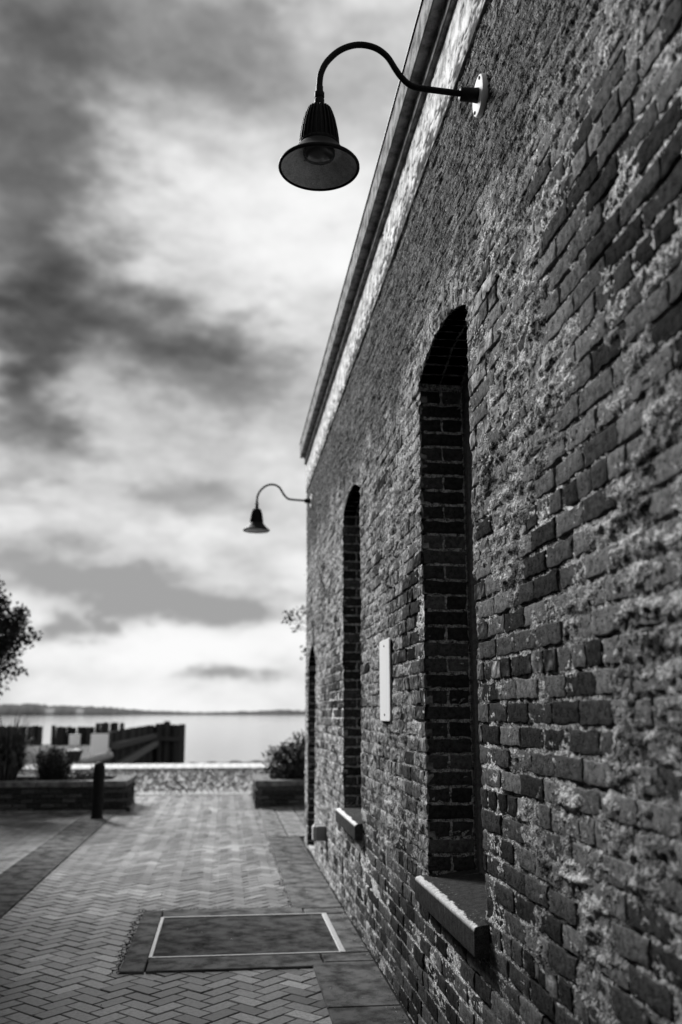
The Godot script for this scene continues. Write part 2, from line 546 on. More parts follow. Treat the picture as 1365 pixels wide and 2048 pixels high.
func build_building() -> void:
	var b := thing("brick_building", "long weathered brick building with arched openings and white cornice", "building")
	# the mortar and render: one uneven sheet with openings
	var zs := PackedFloat32Array()
	var z := -0.5
	var stops := []
	for o in OPENINGS:
		stops.append(o[1])
		stops.append(o[0])
	while z > CORNER_Z + 0.01:
		zs.append(z)
		var step := maxf(0.005, 0.0037 * absf(z))
		var nz := z - step
		for t: float in stops:
			if t < z - 1e-4 and t > nz - step * 0.5:
				nz = t
				break
		z = nz
	zs.append(CORNER_Z)
	var dy := 0.0068
	var rows := int(FRIEZE_Y / dy) + 2
	var cols := zs.size()
	var p := PackedVector3Array()
	var colors := PackedColorArray()
	var skip := PackedByteArray()
	p.resize(rows * cols)
	colors.resize(rows * cols)
	skip.resize(rows * cols)
	skip.fill(0)
	for q in cols:
		z = zs[q]
		var low := -1.0
		var high := -1.0
		var inside := false
		for o in OPENINGS:
			if z <= o[1] + 1e-5 and z >= o[0] - 1e-5:
				low = o[2]
				high = arch_y(o, z)
				inside = z > o[0] + 1e-5
		var rh := int(round(high / dy))
		var rl := int(round(low / dy))
		for r in rows:
			var y := minf(r * dy, FRIEZE_Y + 0.01) - 0.004
			if high > 0.0:
				if r == rh:
					y = high
				elif r == rl and low > 0.1:
					y = low
			var s := smear(z, y)
			var level := lerpf(-0.0036, 0.0040, smoothstep(0.3, 0.85, s))
			var f := n_fine.get_noise_2d(z * 1.2 + 5.0, y * 1.5)
			var m := n_mid.get_noise_2d(z * 1.25 + 31.0, y * 3.3)
			var upper := smoothstep(3.1, 3.5, y)
			var pit := smoothstep(0.30, 0.55, n_fine.get_noise_2d(z * 0.9 + 60.0, y * 1.1 + 7.0))
			var gone := smoothstep(0.22, 0.4, n_mid.get_noise_2d(z * 0.35 + 80.0, y * 0.6)) * (1.0 - smoothstep(0.5, 0.8, s))
			var line := absf(fposmod(y + 0.006 * n_mid.get_noise_2d(z * 0.4, y * 0.2), COURSE) - COURSE / 2) - COURSE / 2      # distance to the nearest bed joint
			level -= 0.0055 * exp(-line * line / 0.00016) * smoothstep(0.4, 0.7, s) * (0.55 + 0.9 * n_mid.get_noise_2d(z * 0.5, y * 0.5 + 90.0)) * (1.0 - 0.5 * upper)
			level += 0.003 * smoothstep(0.2, 0.6, spots(WHITE, z, y)) * (1.0 - smoothstep(0.4, 0.7, s))
			level += 0.008 * smoothstep(0.3, 0.5, spots(PATCH, z + 0.05 * f, y + 0.02 * m))
			level += 0.0050 * f - 0.0075 * pit - 0.014 * gone + s * (0.011 * m * (1.0 - 0.5 * upper)) + upper * 0.008 * n_streak.get_noise_2d(z * 0.8, y * 14.0)
			var k := r * cols + q
			p[k] = Vector3(-level - bulge(z, y), y, z)
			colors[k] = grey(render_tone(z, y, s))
			if inside and r >= (rl if low > 0.1 else 0) and r < rh and q < cols - 1:
				skip[k] = 1
		# skip marks the cell between this column and the next, so the far jamb column keeps its own cells
	for q in cols - 1:
		# a cell opens only if its nearer column is inside or on the near jamb
		for o in OPENINGS:
			if zs[q] <= o[1] + 1e-5 and zs[q + 1] >= o[0] - 1e-5:
				var ra := int(round(arch_y(o, zs[q]) / dy))
				var rb := int(round(arch_y(o, zs[q + 1]) / dy))
				for r in range(int(round(o[2] / dy)) if o[2] > 0.1 else 0, maxi(ra, rb)):
					skip[r * cols + q] = 1
				# close the step between two columns of the arch
				for r in range(mini(ra, rb), maxi(ra, rb)):
					pass
	var face := Shape.new()
	face.turned = -1.0
	face.grid(p, cols, false, colors, skip)
	for q in cols - 1:
		for o in OPENINGS:
			if zs[q] <= o[1] + 1e-5 and zs[q + 1] >= o[0] - 1e-5:
				var ra := int(round(arch_y(o, zs[q]) / dy))
				var rb := int(round(arch_y(o, zs[q + 1]) / dy))
				var top := maxi(ra, rb)
				face.tint = colors[top * cols + q]
				for r in range(mini(ra, rb), top):      # the triangles between the arch and the first full row
					if ra < rb:
						face.tri(p[r * cols + q], p[(r + 1) * cols + q], p[rb * cols + q + 1])
					else:
						face.tri(p[r * cols + q + 1], p[ra * cols + q], p[(r + 1) * cols + q + 1])
	# returns of the sheet into the openings, and the soffits of the arches
	for o in OPENINGS:
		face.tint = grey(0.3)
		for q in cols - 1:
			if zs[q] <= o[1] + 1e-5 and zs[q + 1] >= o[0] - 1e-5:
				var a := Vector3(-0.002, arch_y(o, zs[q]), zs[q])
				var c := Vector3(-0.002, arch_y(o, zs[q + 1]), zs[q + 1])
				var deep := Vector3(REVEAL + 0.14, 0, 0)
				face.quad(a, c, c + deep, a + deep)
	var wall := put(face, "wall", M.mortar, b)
	# flat masonry behind the face: piers, spandrels, the wall behind the camera
	var core := Shape.new()
	core.tint = grey(0.7)
	var edges := [[-0.4, OPENINGS[0][1]], [OPENINGS[0][0], OPENINGS[1][1]], [OPENINGS[1][0], OPENINGS[2][1]], [OPENINGS[2][0], CORNER_Z]]
	for e in edges:
		var z0: float = e[0] - (0.0 if e[0] == -0.4 else 0.0005)
		var z1: float = e[1] + (0.004 if e[1] == CORNER_Z else 0.0005)
		core.box(Vector3(0.205, 2.45, (z0 + z1) / 2), Vector3(0.37, 4.9, absf(z0 - z1)))
	for o in OPENINGS:
		core.box(Vector3(0.205, (o[3] + o[4] + 0.03 + 4.9) / 2, (o[0] + o[1]) / 2), Vector3(0.362, 4.9 - o[3] - o[4] - 0.03, o[1] - o[0] + 0.01))
		if o[2] > 0.1:
			core.box(Vector3(0.205, o[2] / 2 - 0.02, (o[0] + o[1]) / 2), Vector3(0.362, o[2] - 0.03, o[1] - o[0] + 0.01))
	core.tint = grey(0.16)
	core.box(Vector3(0.2, 2.45, 4.55), Vector3(0.39, 4.9, 10.0))
	core.box(Vector3(3.3, 2.45, CORNER_Z + 0.17), Vector3(5.8, 4.9, 0.34))
	core.box(Vector3(3.3, 2.45, 9.4), Vector3(5.8, 4.9, 0.34))
	core.box(Vector3(6.37, 2.45, -1.05), Vector3(0.34, 4.9, 21.2))
	put(core, "masonry_core", M.mortar, b)
	var inner := Shape.new()
	inner.tint = grey(0.3)
	inner.box(Vector3(3.3, 0.02, -1.05), Vector3(5.8, 0.04, 20.5))
	put(inner, "interior_floor", M.plain, b)
	build_bricks(wall)
	build_cornice(b)
	for k in 2:
		window(b, OPENINGS[k], k)
		sill(b, OPENINGS[k], k)
	door(b, OPENINGS[2])

func build_bricks(wall: Node3D) -> void:
	var kinds := []          # [shape, length]
	for k in 6:
		kinds.append(brick_shape(0.213, 0.066, 100 + k, 7, 3))
	for k in 4:
		kinds.append(brick_shape(0.101, 0.066, 200 + k, 4, 3))
	var wedge := wedge_shape(0.20, 0.070, 0.060, 300)
	var list := []           # [transform, kind, own tone, area, jamb]
	var courses := int(FRIEZE_Y / COURSE)
	for k in courses:
		var y := k * COURSE + COURSE / 2
		var heads := k % 6 == 3
		var pitch := 0.1125 if heads else 0.225
		var z := -0.35 - (pitch / 2 if k % 2 else 0.0) - rng.randf() * 0.02
		while z > CORNER_Z + 0.02:
			var z0 := z
			var z1 := maxf(z - pitch + 0.011 + rng.randf_range(-0.003, 0.003), CORNER_Z + 0.002)
			z -= pitch * rng.randf_range(0.985, 1.015)
			for o in OPENINGS:
				if y > o[2] - 0.05 and y < o[3] + 0.02:
					if z0 < o[1] and z0 > o[0]:
						z0 = o[0]
					if z1 > o[0] and z1 < o[1]:
						z1 = o[1]
					if z0 >= o[1] and z1 <= o[0]:
						z1 = o[1]
				var half: float = (o[1] - o[0]) / 2
				var r: float = (half * half + o[4] * o[4]) / (2.0 * o[4])
				var mid := Vector2((z0 + z1) / 2 - (o[0] + half), y - (o[3] + o[4] - r))
				if y > o[3] - 0.02 and mid.length() < r + 0.235 and absf(mid.x) < half + 0.11:
					z1 = z0
			var length := z0 - z1
			if length < 0.035:
				continue
			var kind := rng.randi_range(6, 9) if length < 0.14 else rng.randi_range(0, 5)
			var full := 0.101 if kind >= 6 else 0.213
			var c := (z0 + z1) / 2
			var out := rng.randf_range(-0.002, 0.0045) + bulge(c, y)
			var t := Transform3D(Basis.from_euler(Vector3(rng.randf_range(-0.012, 0.012), rng.randf_range(-0.01, 0.01), rng.randf_range(-0.02, 0.02))).scaled_local(Vector3(1, rng.randf_range(0.96, 1.03), length / full)), Vector3(-out, y, c))
			list.append([t, kind, 0.07 * exp(rng.randf_range(-0.7, 1.0)), length * 0.066 * on_screen(t.origin) * absf(t.origin.x - EYE.x) / (t.origin - EYE).length(), false])
	# arch bricks, standing round each arch
	for o in OPENINGS:
		var half: float = (o[1] - o[0]) / 2
		var r: float = (half * half + o[4] * o[4]) / (2.0 * o[4])
		var spread := asin(half / r)
		var many := int(2.0 * spread * r / 0.075)
		var centre := Vector3(0, o[3] + o[4] - r, o[0] + half)
		for k in many:
			var a := lerpf(-spread, spread, (k + 0.5) / many)
			var dir := Vector3(0, cos(a), sin(a))
			var t := Transform3D(Basis(Vector3.RIGHT, dir.cross(Vector3.RIGHT), dir).orthonormalized(), centre + dir * (r + 0.105) - Vector3(rng.randf_range(-0.001, 0.003), 0, 0))
			list.append([t, 10, 0.1 * exp(rng.randf_range(-0.4, 0.4)), 0.2 * 0.066 * on_screen(t.origin) * absf(EYE.x) / (t.origin - EYE).length(), false])
	# undersides of the arches: the same bricks seen from below, two deep
	for o in OPENINGS:
		var half: float = (o[1] - o[0]) / 2
		var r: float = (half * half + o[4] * o[4]) / (2.0 * o[4])
		var spread := asin(half / r)
		var many := int(2.0 * spread * r / 0.075)
		for k in many:
			var a := lerpf(-spread, spread, (k + 0.5) / many)
			var dir := Vector3(0, cos(a), sin(a))
			for deep in 2:
				var t := Transform3D(Basis(dir, dir.cross(Vector3.RIGHT), Vector3.RIGHT).orthonormalized(), Vector3(0.056 + deep * 0.112, o[3] + o[4] - r, o[0] + half) + dir * (r - 0.004))
				list.append([t, 6 + (k + deep) % 4, 0.07 * exp(rng.randf_range(-0.5, 0.8)), 0.0, true])
	# reveals: a stretcher and two headers in turn, on both jambs
	for o in OPENINGS:
		for k in courses:
			var y := k * COURSE + COURSE / 2
			if y < o[2] + 0.02 or y > arch_y(o, o[0]) - 0.01:
				continue
			for far in [true, false]:
				var zj: float = o[0] if far else o[1]
				var runs := [[0.006, REVEAL - 0.004]] if k % 2 else [[0.006, 0.108], [0.119, REVEAL - 0.004]]
				for a in runs:
					var length: float = a[1] - a[0]
					var kind := rng.randi_range(6, 9) if length < 0.15 else rng.randi_range(0, 5)
					var turn := Basis(Vector3.UP, -PI / 2 if far else PI / 2)       # face -x turned to +z (far jamb) or -z
					turn = Basis(Vector3.UP, PI / 2) if far else Basis(Vector3.UP, -PI / 2)
					turn = turn * Basis.from_euler(Vector3(rng.randf_range(-0.015, 0.015), 0, rng.randf_range(-0.03, 0.03)))
					var t := Transform3D(turn.scaled_local(Vector3(1, rng.randf_range(0.93, 1.0), length / (0.101 if kind >= 6 else 0.213))), Vector3((a[0] + a[1]) / 2, y, zj + (0.003 if far else -0.003) + rng.randf_range(-0.002, 0.002)))
					var area := length * 0.066 * on_screen(t.origin) * absf(t.origin.z) / (t.origin - EYE).length() if far else 0.0
					list.append([t, kind, 0.07 * exp(rng.randf_range(-0.5, 0.8)), area, true])
	list.sort_custom(func(a, b): return a[3] > b[3])
	var meshes := {}
	var rest := Shape.new()
	for k in list.size():
		var e: Array = list[k]
		var s: Shape = wedge if e[1] == 10 else kinds[e[1]]
		var t: Transform3D = e[0]
		var sm := smear(t.origin.z, t.origin.y)
		if k < 300:
			var tone: float = e[2] if e[4] else brick_tone(t.origin.z, t.origin.y, sm, e[2])
			var called := "brick_tone_%d" % clampi(int(round(log(tone / 0.055) / 0.38)), 0, 4)
			var key := "%d %s" % [e[1], called]
			if not meshes.has(key):
				meshes[key] = s.mesh(M[called])
			var o := MeshInstance3D.new()
			o.mesh = meshes[key]
			o.name = "brick"
			o.transform = t
			wall.add_child(o, true)
			continue
		var tints := PackedColorArray()
		for q in s.v:
			var w := t * q
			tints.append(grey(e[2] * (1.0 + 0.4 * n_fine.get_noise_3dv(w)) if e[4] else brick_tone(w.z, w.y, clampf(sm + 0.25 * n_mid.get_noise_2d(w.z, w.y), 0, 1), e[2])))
		rest.add(s, t, tints)
	var o := put(rest, "brickwork", M.brick_merged, wall)
	o.set_meta("kind", "stuff")
	print("bricks ", list.size())

func build_cornice(b: Node3D) -> void:
	var z1 := 9.5
	var z0 := CORNER_Z - 0.01
	# painted frieze with flaked paint: colour laid on a fine grid
	var s := Shape.new()
	var p := PackedVector3Array()
	var colors := PackedColorArray()
	var cols := 520
	var rows := 34
	for r in rows:
		for q in cols:
			var z := lerpf(0.6, z0, pow(float(q) / (cols - 1), 1.25))
			var y := lerpf(FRIEZE_Y - 0.012, 4.66, float(r) / (rows - 1))
			if r == 0:
				y += 0.006 * n_mid.get_noise_2d(z * 1.5, 3.0)
			var low := 1.0 - smoothstep(FRIEZE_Y, FRIEZE_Y + 0.22, y)
			var flake := n_mid.get_noise_2d(z * 0.9, y * 2.6) + 0.7 * n_fine.get_noise_2d(z * 0.6, y * 1.2) + 0.85 * low - 0.55 + 0.5 * n_coarse.get_noise_2d(z * 1.6, 77.0)
			var bare := smoothstep(-0.03, 0.05, flake)
			var x := -0.016 - 0.003 * n_coarse.get_noise_2d(z, y * 2.0) + 0.0025 * bare + (0.02 if r == 0 else 0.0)
			p.append(Vector3(x, y, z))
			colors.append(grey(lerpf(0.74 + 0.12 * n_mid.get_noise_2d(z, y) + 0.12 * n_coarse.get_noise_2d(z * 2.0, y * 3.0), 0.16 + 0.1 * n_fine.get_noise_2d(z, y), bare)))
	s.turned = -1.0
	s.grid(p, cols, false, colors)
	put(s, "frieze", M.paint, b)
	var profile := [["bead", -0.042, 0.03, 4.635, 4.722, 0.3], ["fascia", -0.098, 0.03, 4.722, 4.895, 0.36], ["flashing", -0.106, 0.1, 4.895, 4.915, 0.05]]
	for a in profile:
		var c := Shape.new()
		c.tint = grey(a[5])
		var wide: float = a[2] - a[1]
		var cuts := [z1, -1.9, -5.6, -8.9, z0] if a[0] == "fascia" else [z1, z0]
		for k in cuts.size() - 1:
			c.box(Vector3((a[1] + a[2]) / 2, (a[3] + a[4]) / 2, (cuts[k] + cuts[k + 1]) / 2), Vector3(wide, a[4] - a[3], absf(cuts[k] - cuts[k + 1]) - 0.003), 0.006)
		put(c, a[0], M.paint if a[0] != "flashing" else M.dark_metal, b)
	var roof := Shape.new()
	roof.tint = grey(0.08)
	roof.box(Vector3(3.3, 4.99, -1.0), Vector3(6.5, 0.14, 21.2), 0.01)
	put(roof, "roof", M.concrete, b)

func window(b: Node3D, o: Array, k: int) -> void:
	var z0: float = o[0] + 0.004
	var z1: float = o[1] - 0.004
	var f := Shape.new()
	f.tint = grey(0.22)
	var x := REVEAL + 0.02
	var top: float = o[3] + o[4]
	# outer frame with a moulded edge
	f.box(Vector3(x + 0.02, (o[2] + top) / 2, z0 + 0.03), Vector3(0.07, top - o[2], 0.06), 0.008)
	f.box(Vector3(x + 0.02, (o[2] + top) / 2, z1 - 0.03), Vector3(0.07, top - o[2], 0.06), 0.008)
	f.box(Vector3(x + 0.02, o[2] + 0.04, (z0 + z1) / 2), Vector3(0.066, 0.06, z1 - z0 - 0.12), 0.008)
	f.box(Vector3(x + 0.02, top - 0.08, (z0 + z1) / 2), Vector3(0.066, 0.16, z1 - z0 - 0.12), 0.008)
	var w := put(f, "window", M.painted_sill, b)
	var caulk := Shape.new()
	caulk.tint = grey(0.22)
	for q in 60:
		caulk.box(Vector3(REVEAL + 0.006, lerpf(o[2] + 0.03, o[3] - 0.02, (q + 0.5) / 60), z0 + 0.006), Vector3(0.014, (o[3] - o[2]) / 60 * rng.randf_range(0.8, 1.05), rng.randf_range(0.008, 0.016)), 0.003)
	put(caulk, "caulk_line", M.mortar, w)
	var sash := Shape.new()
	sash.tint = grey(0.2)
	var mid: float = (o[2] + top) / 2
	for zz: float in [z0 + 0.085, z1 - 0.085, (z0 + z1) / 2]:
		sash.box(Vector3(x + 0.045, mid, zz), Vector3(0.04, top - o[2] - 0.1, 0.045 if zz != (z0 + z1) / 2 else 0.03), 0.004)
	put(sash, "sash", M.painted_sill, w)
	var rails := [o[2] + 0.10, mid, top - 0.2]
	for yy: float in rails:
		var r := Shape.new()
		r.tint = grey(0.2)
		r.box(Vector3(x + 0.045, yy, (z0 + z1) / 2), Vector3(0.036, 0.05, z1 - z0 - 0.21), 0.004)
		put(r, "sash_rail", M.painted_sill, w)
	for yk in 2:
		for zk in 2:
			var g := Shape.new()
			var za := lerpf(z0 + 0.11, z1 - 0.11, zk * 0.5)
			var zb := lerpf(z0 + 0.11, z1 - 0.11, zk * 0.5 + 0.5)
			g.box(Vector3(x + 0.05, (rails[yk] + rails[yk + 1]) / 2, (za + zb) / 2), Vector3(0.004, rails[yk + 1] - rails[yk] - 0.05, zb - za - 0.03))
			put(g, "pane", M.glass, w)

func sill(b: Node3D, o: Array, k: int) -> void:
	var s := Shape.new()
	var z0: float = o[0] - 0.055
	var z1: float = o[1] + 0.045
	var cols := 64
	var rows := 30
	var p := PackedVector3Array()
	var colors := PackedColorArray()
	# the section runs from the wall under the sill round the nose to the window
	var sec := [Vector2(0.02, 0.640), Vector2(-0.05, 0.640), Vector2(-0.056, 0.646), Vector2(-0.056, 0.69), Vector2(-0.056, 0.728), Vector2(-0.053, 0.740), Vector2(-0.048, 0.745)]
	for a in 17:
		sec.append(Vector2(lerpf(-0.044, 0.03, a / 16.0), lerpf(0.7465, 0.7575, a / 16.0)))
	sec.append_array([Vector2(0.12, 0.77), Vector2(0.215, 0.782)])
	cols = 170
	for q in cols:
		var z := lerpf(z1, z0, float(q) / (cols - 1))
		# paint worn and chalked along the nose, in a ragged strip of changing width
		var reach := 0.014 + 0.012 * n_mid.get_noise_2d(z * 0.8, 5.0 + k) + 0.012 * smoothstep(0.0, 0.5, (z1 - z) / (z1 - z0))
		for a in sec.size():
			var at: Vector2 = sec[a]
			var dent := 0.002 * n_mid.get_noise_3d(z * 2.0, at.x * 8.0, at.y * 8.0 + k)
			p.append(Vector3(at.x - dent, at.y + dent, z))
			var worn := 0.0
			if at.y > 0.737:
				worn = smoothstep(-0.003, 0.003, reach - (at.x + 0.053) + 0.008 * n_fine.get_noise_2d(z * 0.9, at.x * 2.0))
			worn = maxf(worn, 0.35 * smoothstep(0.5, 0.65, n_fine.get_noise_2d(z * 1.5 + 20.0, at.x * 2.0 + at.y)))
			colors.append(grey(lerpf(0.07 + 0.015 * n_fine.get_noise_2d(z, at.x * 3.0 + at.y), 0.8, worn)))
	s.grid(p, sec.size(), false, colors)
	for e in 2:      # end faces
		var base := 0 if e == 0 else (cols - 1) * sec.size()
		s.tint = grey(0.09)
		var mid := Vector3(-0.02, 0.69, p[base].z)
		for a in range(0, sec.size() - 3):
			if e == 0:
				s.tri(mid, p[base + a + 1], p[base + a])
			else:
				s.tri(mid, p[base + a], p[base + a + 1])
		var q0 := p[base]
		var q9 := p[base + sec.size() - 3]
		if e == 0:
			s.tri(mid, q0, Vector3(0.05, 0.64, q0.z))
			s.tri(mid, Vector3(0.05, 0.64, q0.z), q9)
		else:
			s.tri(mid, Vector3(0.05, 0.64, q0.z), q0)
			s.tri(mid, q9, Vector3(0.05, 0.64, q0.z))
	var o2 := put(s, "window_sill", M.painted_sill, b)
	o2.set_meta("label", "dark painted sill with paint worn white along its nose")

func door(b: Node3D, o: Array) -> void:
	var d := Shape.new()
	d.tint = grey(0.16)
	d.box(Vector3(REVEAL + 0.04, (o[3] + o[4]) / 2, (o[0] + o[1]) / 2), Vector3(0.05, o[3] + o[4], o[1] - o[0] - 0.02), 0.006)
	var n := put(d, "door", M.painted_sill, b)
	for y: float in [0.55, 1.45]:
		for z: float in [-0.19, 0.19]:
			var s := Shape.new()
			s.tint = grey(0.17)
			s.box(Vector3(REVEAL + 0.012, y, (o[0] + o[1]) / 2 + z), Vector3(0.02, 0.6, 0.28), 0.008)
			put(s, "door_panel", M.painted_sill, n)
	var h := Shape.new()
	h.tint = grey(0.5)
	h.tube([Vector3(REVEAL + 0.02, 1.02, o[1] - 0.1), Vector3(REVEAL - 0.03, 1.02, o[1] - 0.1), Vector3(REVEAL - 0.035, 1.02, o[1] - 0.2)], [0.009], 8)
	put(h, "handle", M.plain, n)
	var t := Shape.new()
	t.tint = grey(0.4)
	t.box(Vector3(0.115, 0.018, (o[0] + o[1]) / 2), Vector3(0.22, 0.04, o[1] - o[0] - 0.012), 0.008)
	put(t, "threshold", M.concrete, b)

# buildings of the alley outside the picture: they keep the near paving and everything that faces the camera's side in shade
func build_neighbours() -> void:
	for a in [["neighbour_building", "plain building across the alley from the brick wall", Vector3(-10.1, 0, -2.0), Vector3(9.8, 8.6, 25.0)], ["neighbour_building", "plain building closing the alley behind the viewpoint", Vector3(-2.4, 0, 9.0), Vector3(4.5, 9.0, 8.0)]]:
		var t := thing(a[0], a[1], "building", a[2])
		var size: Vector3 = a[3]
		var s := Shape.new()
		s.tint = grey(0.14)
		s.box(Vector3(0, size.y / 2, 0), size, 0.02)
		put(s, "wall", M.mortar, t)
		for k in 5 if size.z > 20.0 else 0:
			for lv in 2:
				var f := Shape.new()
				f.tint = grey(0.4)
				var c := Vector3(size.x / 2, 1.7 + lv * 3.2, -size.z / 2 + 2.6 + k * 4.6)
				for e in [[0, 0.8, 1.3, 0.09], [0, -0.8, 1.3, 0.12]]:
					f.box(c + Vector3(0.01, e[1], 0), Vector3(0.1, e[3], e[2]), 0.01)
				for e in [-0.6, 0.6, 0.0]:
					f.box(c + Vector3(0.01, 0, e), Vector3(0.09, 1.5, 0.08), 0.01)
				var wn := put(f, "window", M.plain, t)
				var g := Shape.new()
				g.box(c + Vector3(0.012, 0, 0), Vector3(0.03, 1.5, 1.12))
				put(g, "pane", M.lens, wn)
		var r := Shape.new()
		r.tint = grey(0.1)
		r.box(Vector3(0, size.y + 0.1, 0), size * Vector3(1, 0, 1) + Vector3(0.06, 0.2, 0.06), 0.02)
		put(r, "roof", M.concrete, t)

# ---------------------------------------------------------------- paving
func paver_mesh(seed_: int) -> Shape:
	var s := Shape.new()
	var h := 0.05
	s.box(Vector3(0, -h / 2, 0), Vector3(0.194, h, 0.094), 0.0045)
	return s

func build_ground() -> void:
	var g := Shape.new()
	g.tint = grey(1.0)
	g.quad(Vector3(-60, -0.012, 30), Vector3(60, -0.012, 30), Vector3(60, -0.012, -18.7), Vector3(-60, -0.012, -18.7))
	structure(put(g, "ground", M.bedding))
	# herringbone: columns of pavers run along the alley
	var shape := paver_mesh(1)
	var list := []
	var w := 0.1
	for field in [[-2.66, -0.36, -18.3, -3.6], [-7.2, -3.0, -15.6, -4.0]]:
		for i in range(-400, 200):
			for j in range(-80, 10):
				for kind in 2:
					# lattice (1, 1) and (2, -2) in units of the paver's width
					var c := Vector2(i + 2 * j, i - 2 * j) + (Vector2(1.0, 0.5) if kind == 0 else Vector2(0.5, 2.0))
					c *= w
					var at := Vector3((c.x - c.y) * 0.70711, 0, (c.x + c.y) * 0.70711)
					if at.x < field[0] or at.x > field[1] or at.z < field[2] or at.z > field[3]:
						continue
					if at.x > -1.50 and at.z < -6.07 and at.z > -7.74:
						continue
					var settle := 0.0022 * n_coarse.get_noise_2d(at.x * 3.0, at.z * 3.0) - 0.0018
					at.y = settle + rng.randf_range(-0.0026, 0.001)
					var turn := (-PI / 4 if kind == 0 else PI / 4) + rng.randf_range(-0.012, 0.012)
					list.append([Transform3D(Basis.from_euler(Vector3(rng.randf_range(-0.012, 0.012), turn, rng.randf_range(-0.009, 0.009))), at), clampi(int(round(rng.randfn(1.5, 1.0) + 2.2 * n_coarse.get_noise_2d(at.x * 0.9, at.z * 0.9))), 0, 4), on_screen(at) / (at - EYE).length()])
	list.sort_custom(func(a, b): return a[2] > b[2])
	var p := structure(Node3D.new())
	p.name = "pavement"
	add_child(p)
	var meshes := []
	for k in 5:
		meshes.append(shape.mesh(M["paver_tone_%d" % k]))
	var rest := Shape.new()
	for k in list.size():
		var e: Array = list[k]
		if k < 300:
			var o := MeshInstance3D.new()
			o.mesh = meshes[e[1]]
			o.name = "paver"
			o.transform = e[0]
			p.add_child(o, true)
		else:
			rest.tint = grey([0.09, 0.13, 0.18, 0.245, 0.33][e[1]] * rng.randf_range(0.9, 1.1))
			rest.add(shape, e[0])
	var o := put(rest, "paver_field", M.paver_merged, p)
	o.set_meta("kind", "stuff")
	print("pavers ", list.size())
	# end course of the path, laid straight
	var q := structure(Node3D.new())
	q.name = "path_end_course"
	add_child(q)
	var straight := Shape.new()
	straight.box(Vector3(0, -0.02, 0), Vector3(0.094, 0.05, 0.194), 0.0045)
	var course_mesh := [straight.mesh(M.paver_tone_3), straight.mesh(M.paver_tone_4)]
	for r in 2:
		for k in 21:
			var e := MeshInstance3D.new()
			e.mesh = course_mesh[rng.randi() % 2]
			e.name = "paver"
			e.position = Vector3(-2.5 + k * 0.1, 0.0, -18.38 - r * 0.2)
			q.add_child(e, true)
	# concrete bands and slabs
	var slabs := structure(Node3D.new())
	slabs.name = "concrete_band"
	add_child(slabs)
	for a in [[-3.06, -2.60, -4.0, -15.45, 1.42, 0.15], [-0.405, -0.012, 2.0, -5.2, 2.4, 0.115], [-0.405, -0.012, -5.2, -6.1, 2.0, 0.13], [-0.405, -0.012, -7.72, -12.05, 2.2, 0.13], [-0.405, -0.16, -12.07, -15.6, 1.7, 0.2], [-0.15, 0.14, -12.07, -15.6, 1.7, 0.24], [0.15, 0.46, -12.07, -15.6, 1.7, 0.2], [0.47, 3.0, -11.7, -15.6, 1.7, 0.2]]:
		var z: float = a[2]
		while z > a[3] + 0.05:
			var ze: float = maxf(z - a[4], a[3])
			var s := Shape.new()
			s.tint = grey(a[5] * rng.randf_range(0.9, 1.1))
			s.box(Vector3((a[0] + a[1]) / 2, -0.036 + rng.randf_range(0, 0.002), (z + ze) / 2), Vector3(a[1] - a[0] - 0.006, 0.09, z - ze - 0.01), 0.006)
			put(s, "concrete_slab", M.concrete, slabs)
			z = ze
	# litter and moss along joints: small dark crumbs by the wall foot and the hatch
	var crumbs := Shape.new()
	for k in 1500:
		var along := rng.randf()
		var at := Vector3(-0.03 - absf(rng.randfn(0, 0.03)), 0.008, lerpf(-3.5, -11.4, along))
		if k % 3 == 1:
			at = Vector3(-1.565 + rng.randfn(0, 0.02), 0.002, lerpf(-6.0, -7.85, along))
		elif k % 3 == 2:
			at = Vector3(-0.41 + rng.randfn(0, 0.02), 0.004, lerpf(-7.8, -11.5, along)) if k % 2 else Vector3(lerpf(-1.55, -0.4, along), 0.002, -7.81 + rng.randfn(0, 0.015))
		if k % 9 == 4:
			at = Vector3(rng.randf_range(-4.5, -0.05), 0.011, rng.randf_range(-4.5, -14.0))
		crumbs.tint = grey(0.03 if rng.randf() < 0.85 and k % 9 != 4 else 0.5)
		var r := rng.randf_range(0.0015, 0.006)
		crumbs.box(at, Vector3(r * 2, r, r * 1.5), r * 0.3, Basis.from_euler(Vector3(rng.randf(), rng.randf() * 6, rng.randf())))
	var lit := put(crumbs, "leaf_litter", M.plain)
	tag(lit, "dark crumbs of dirt and moss in the joints by the wall foot and hatch", "litter", "", "stuff")

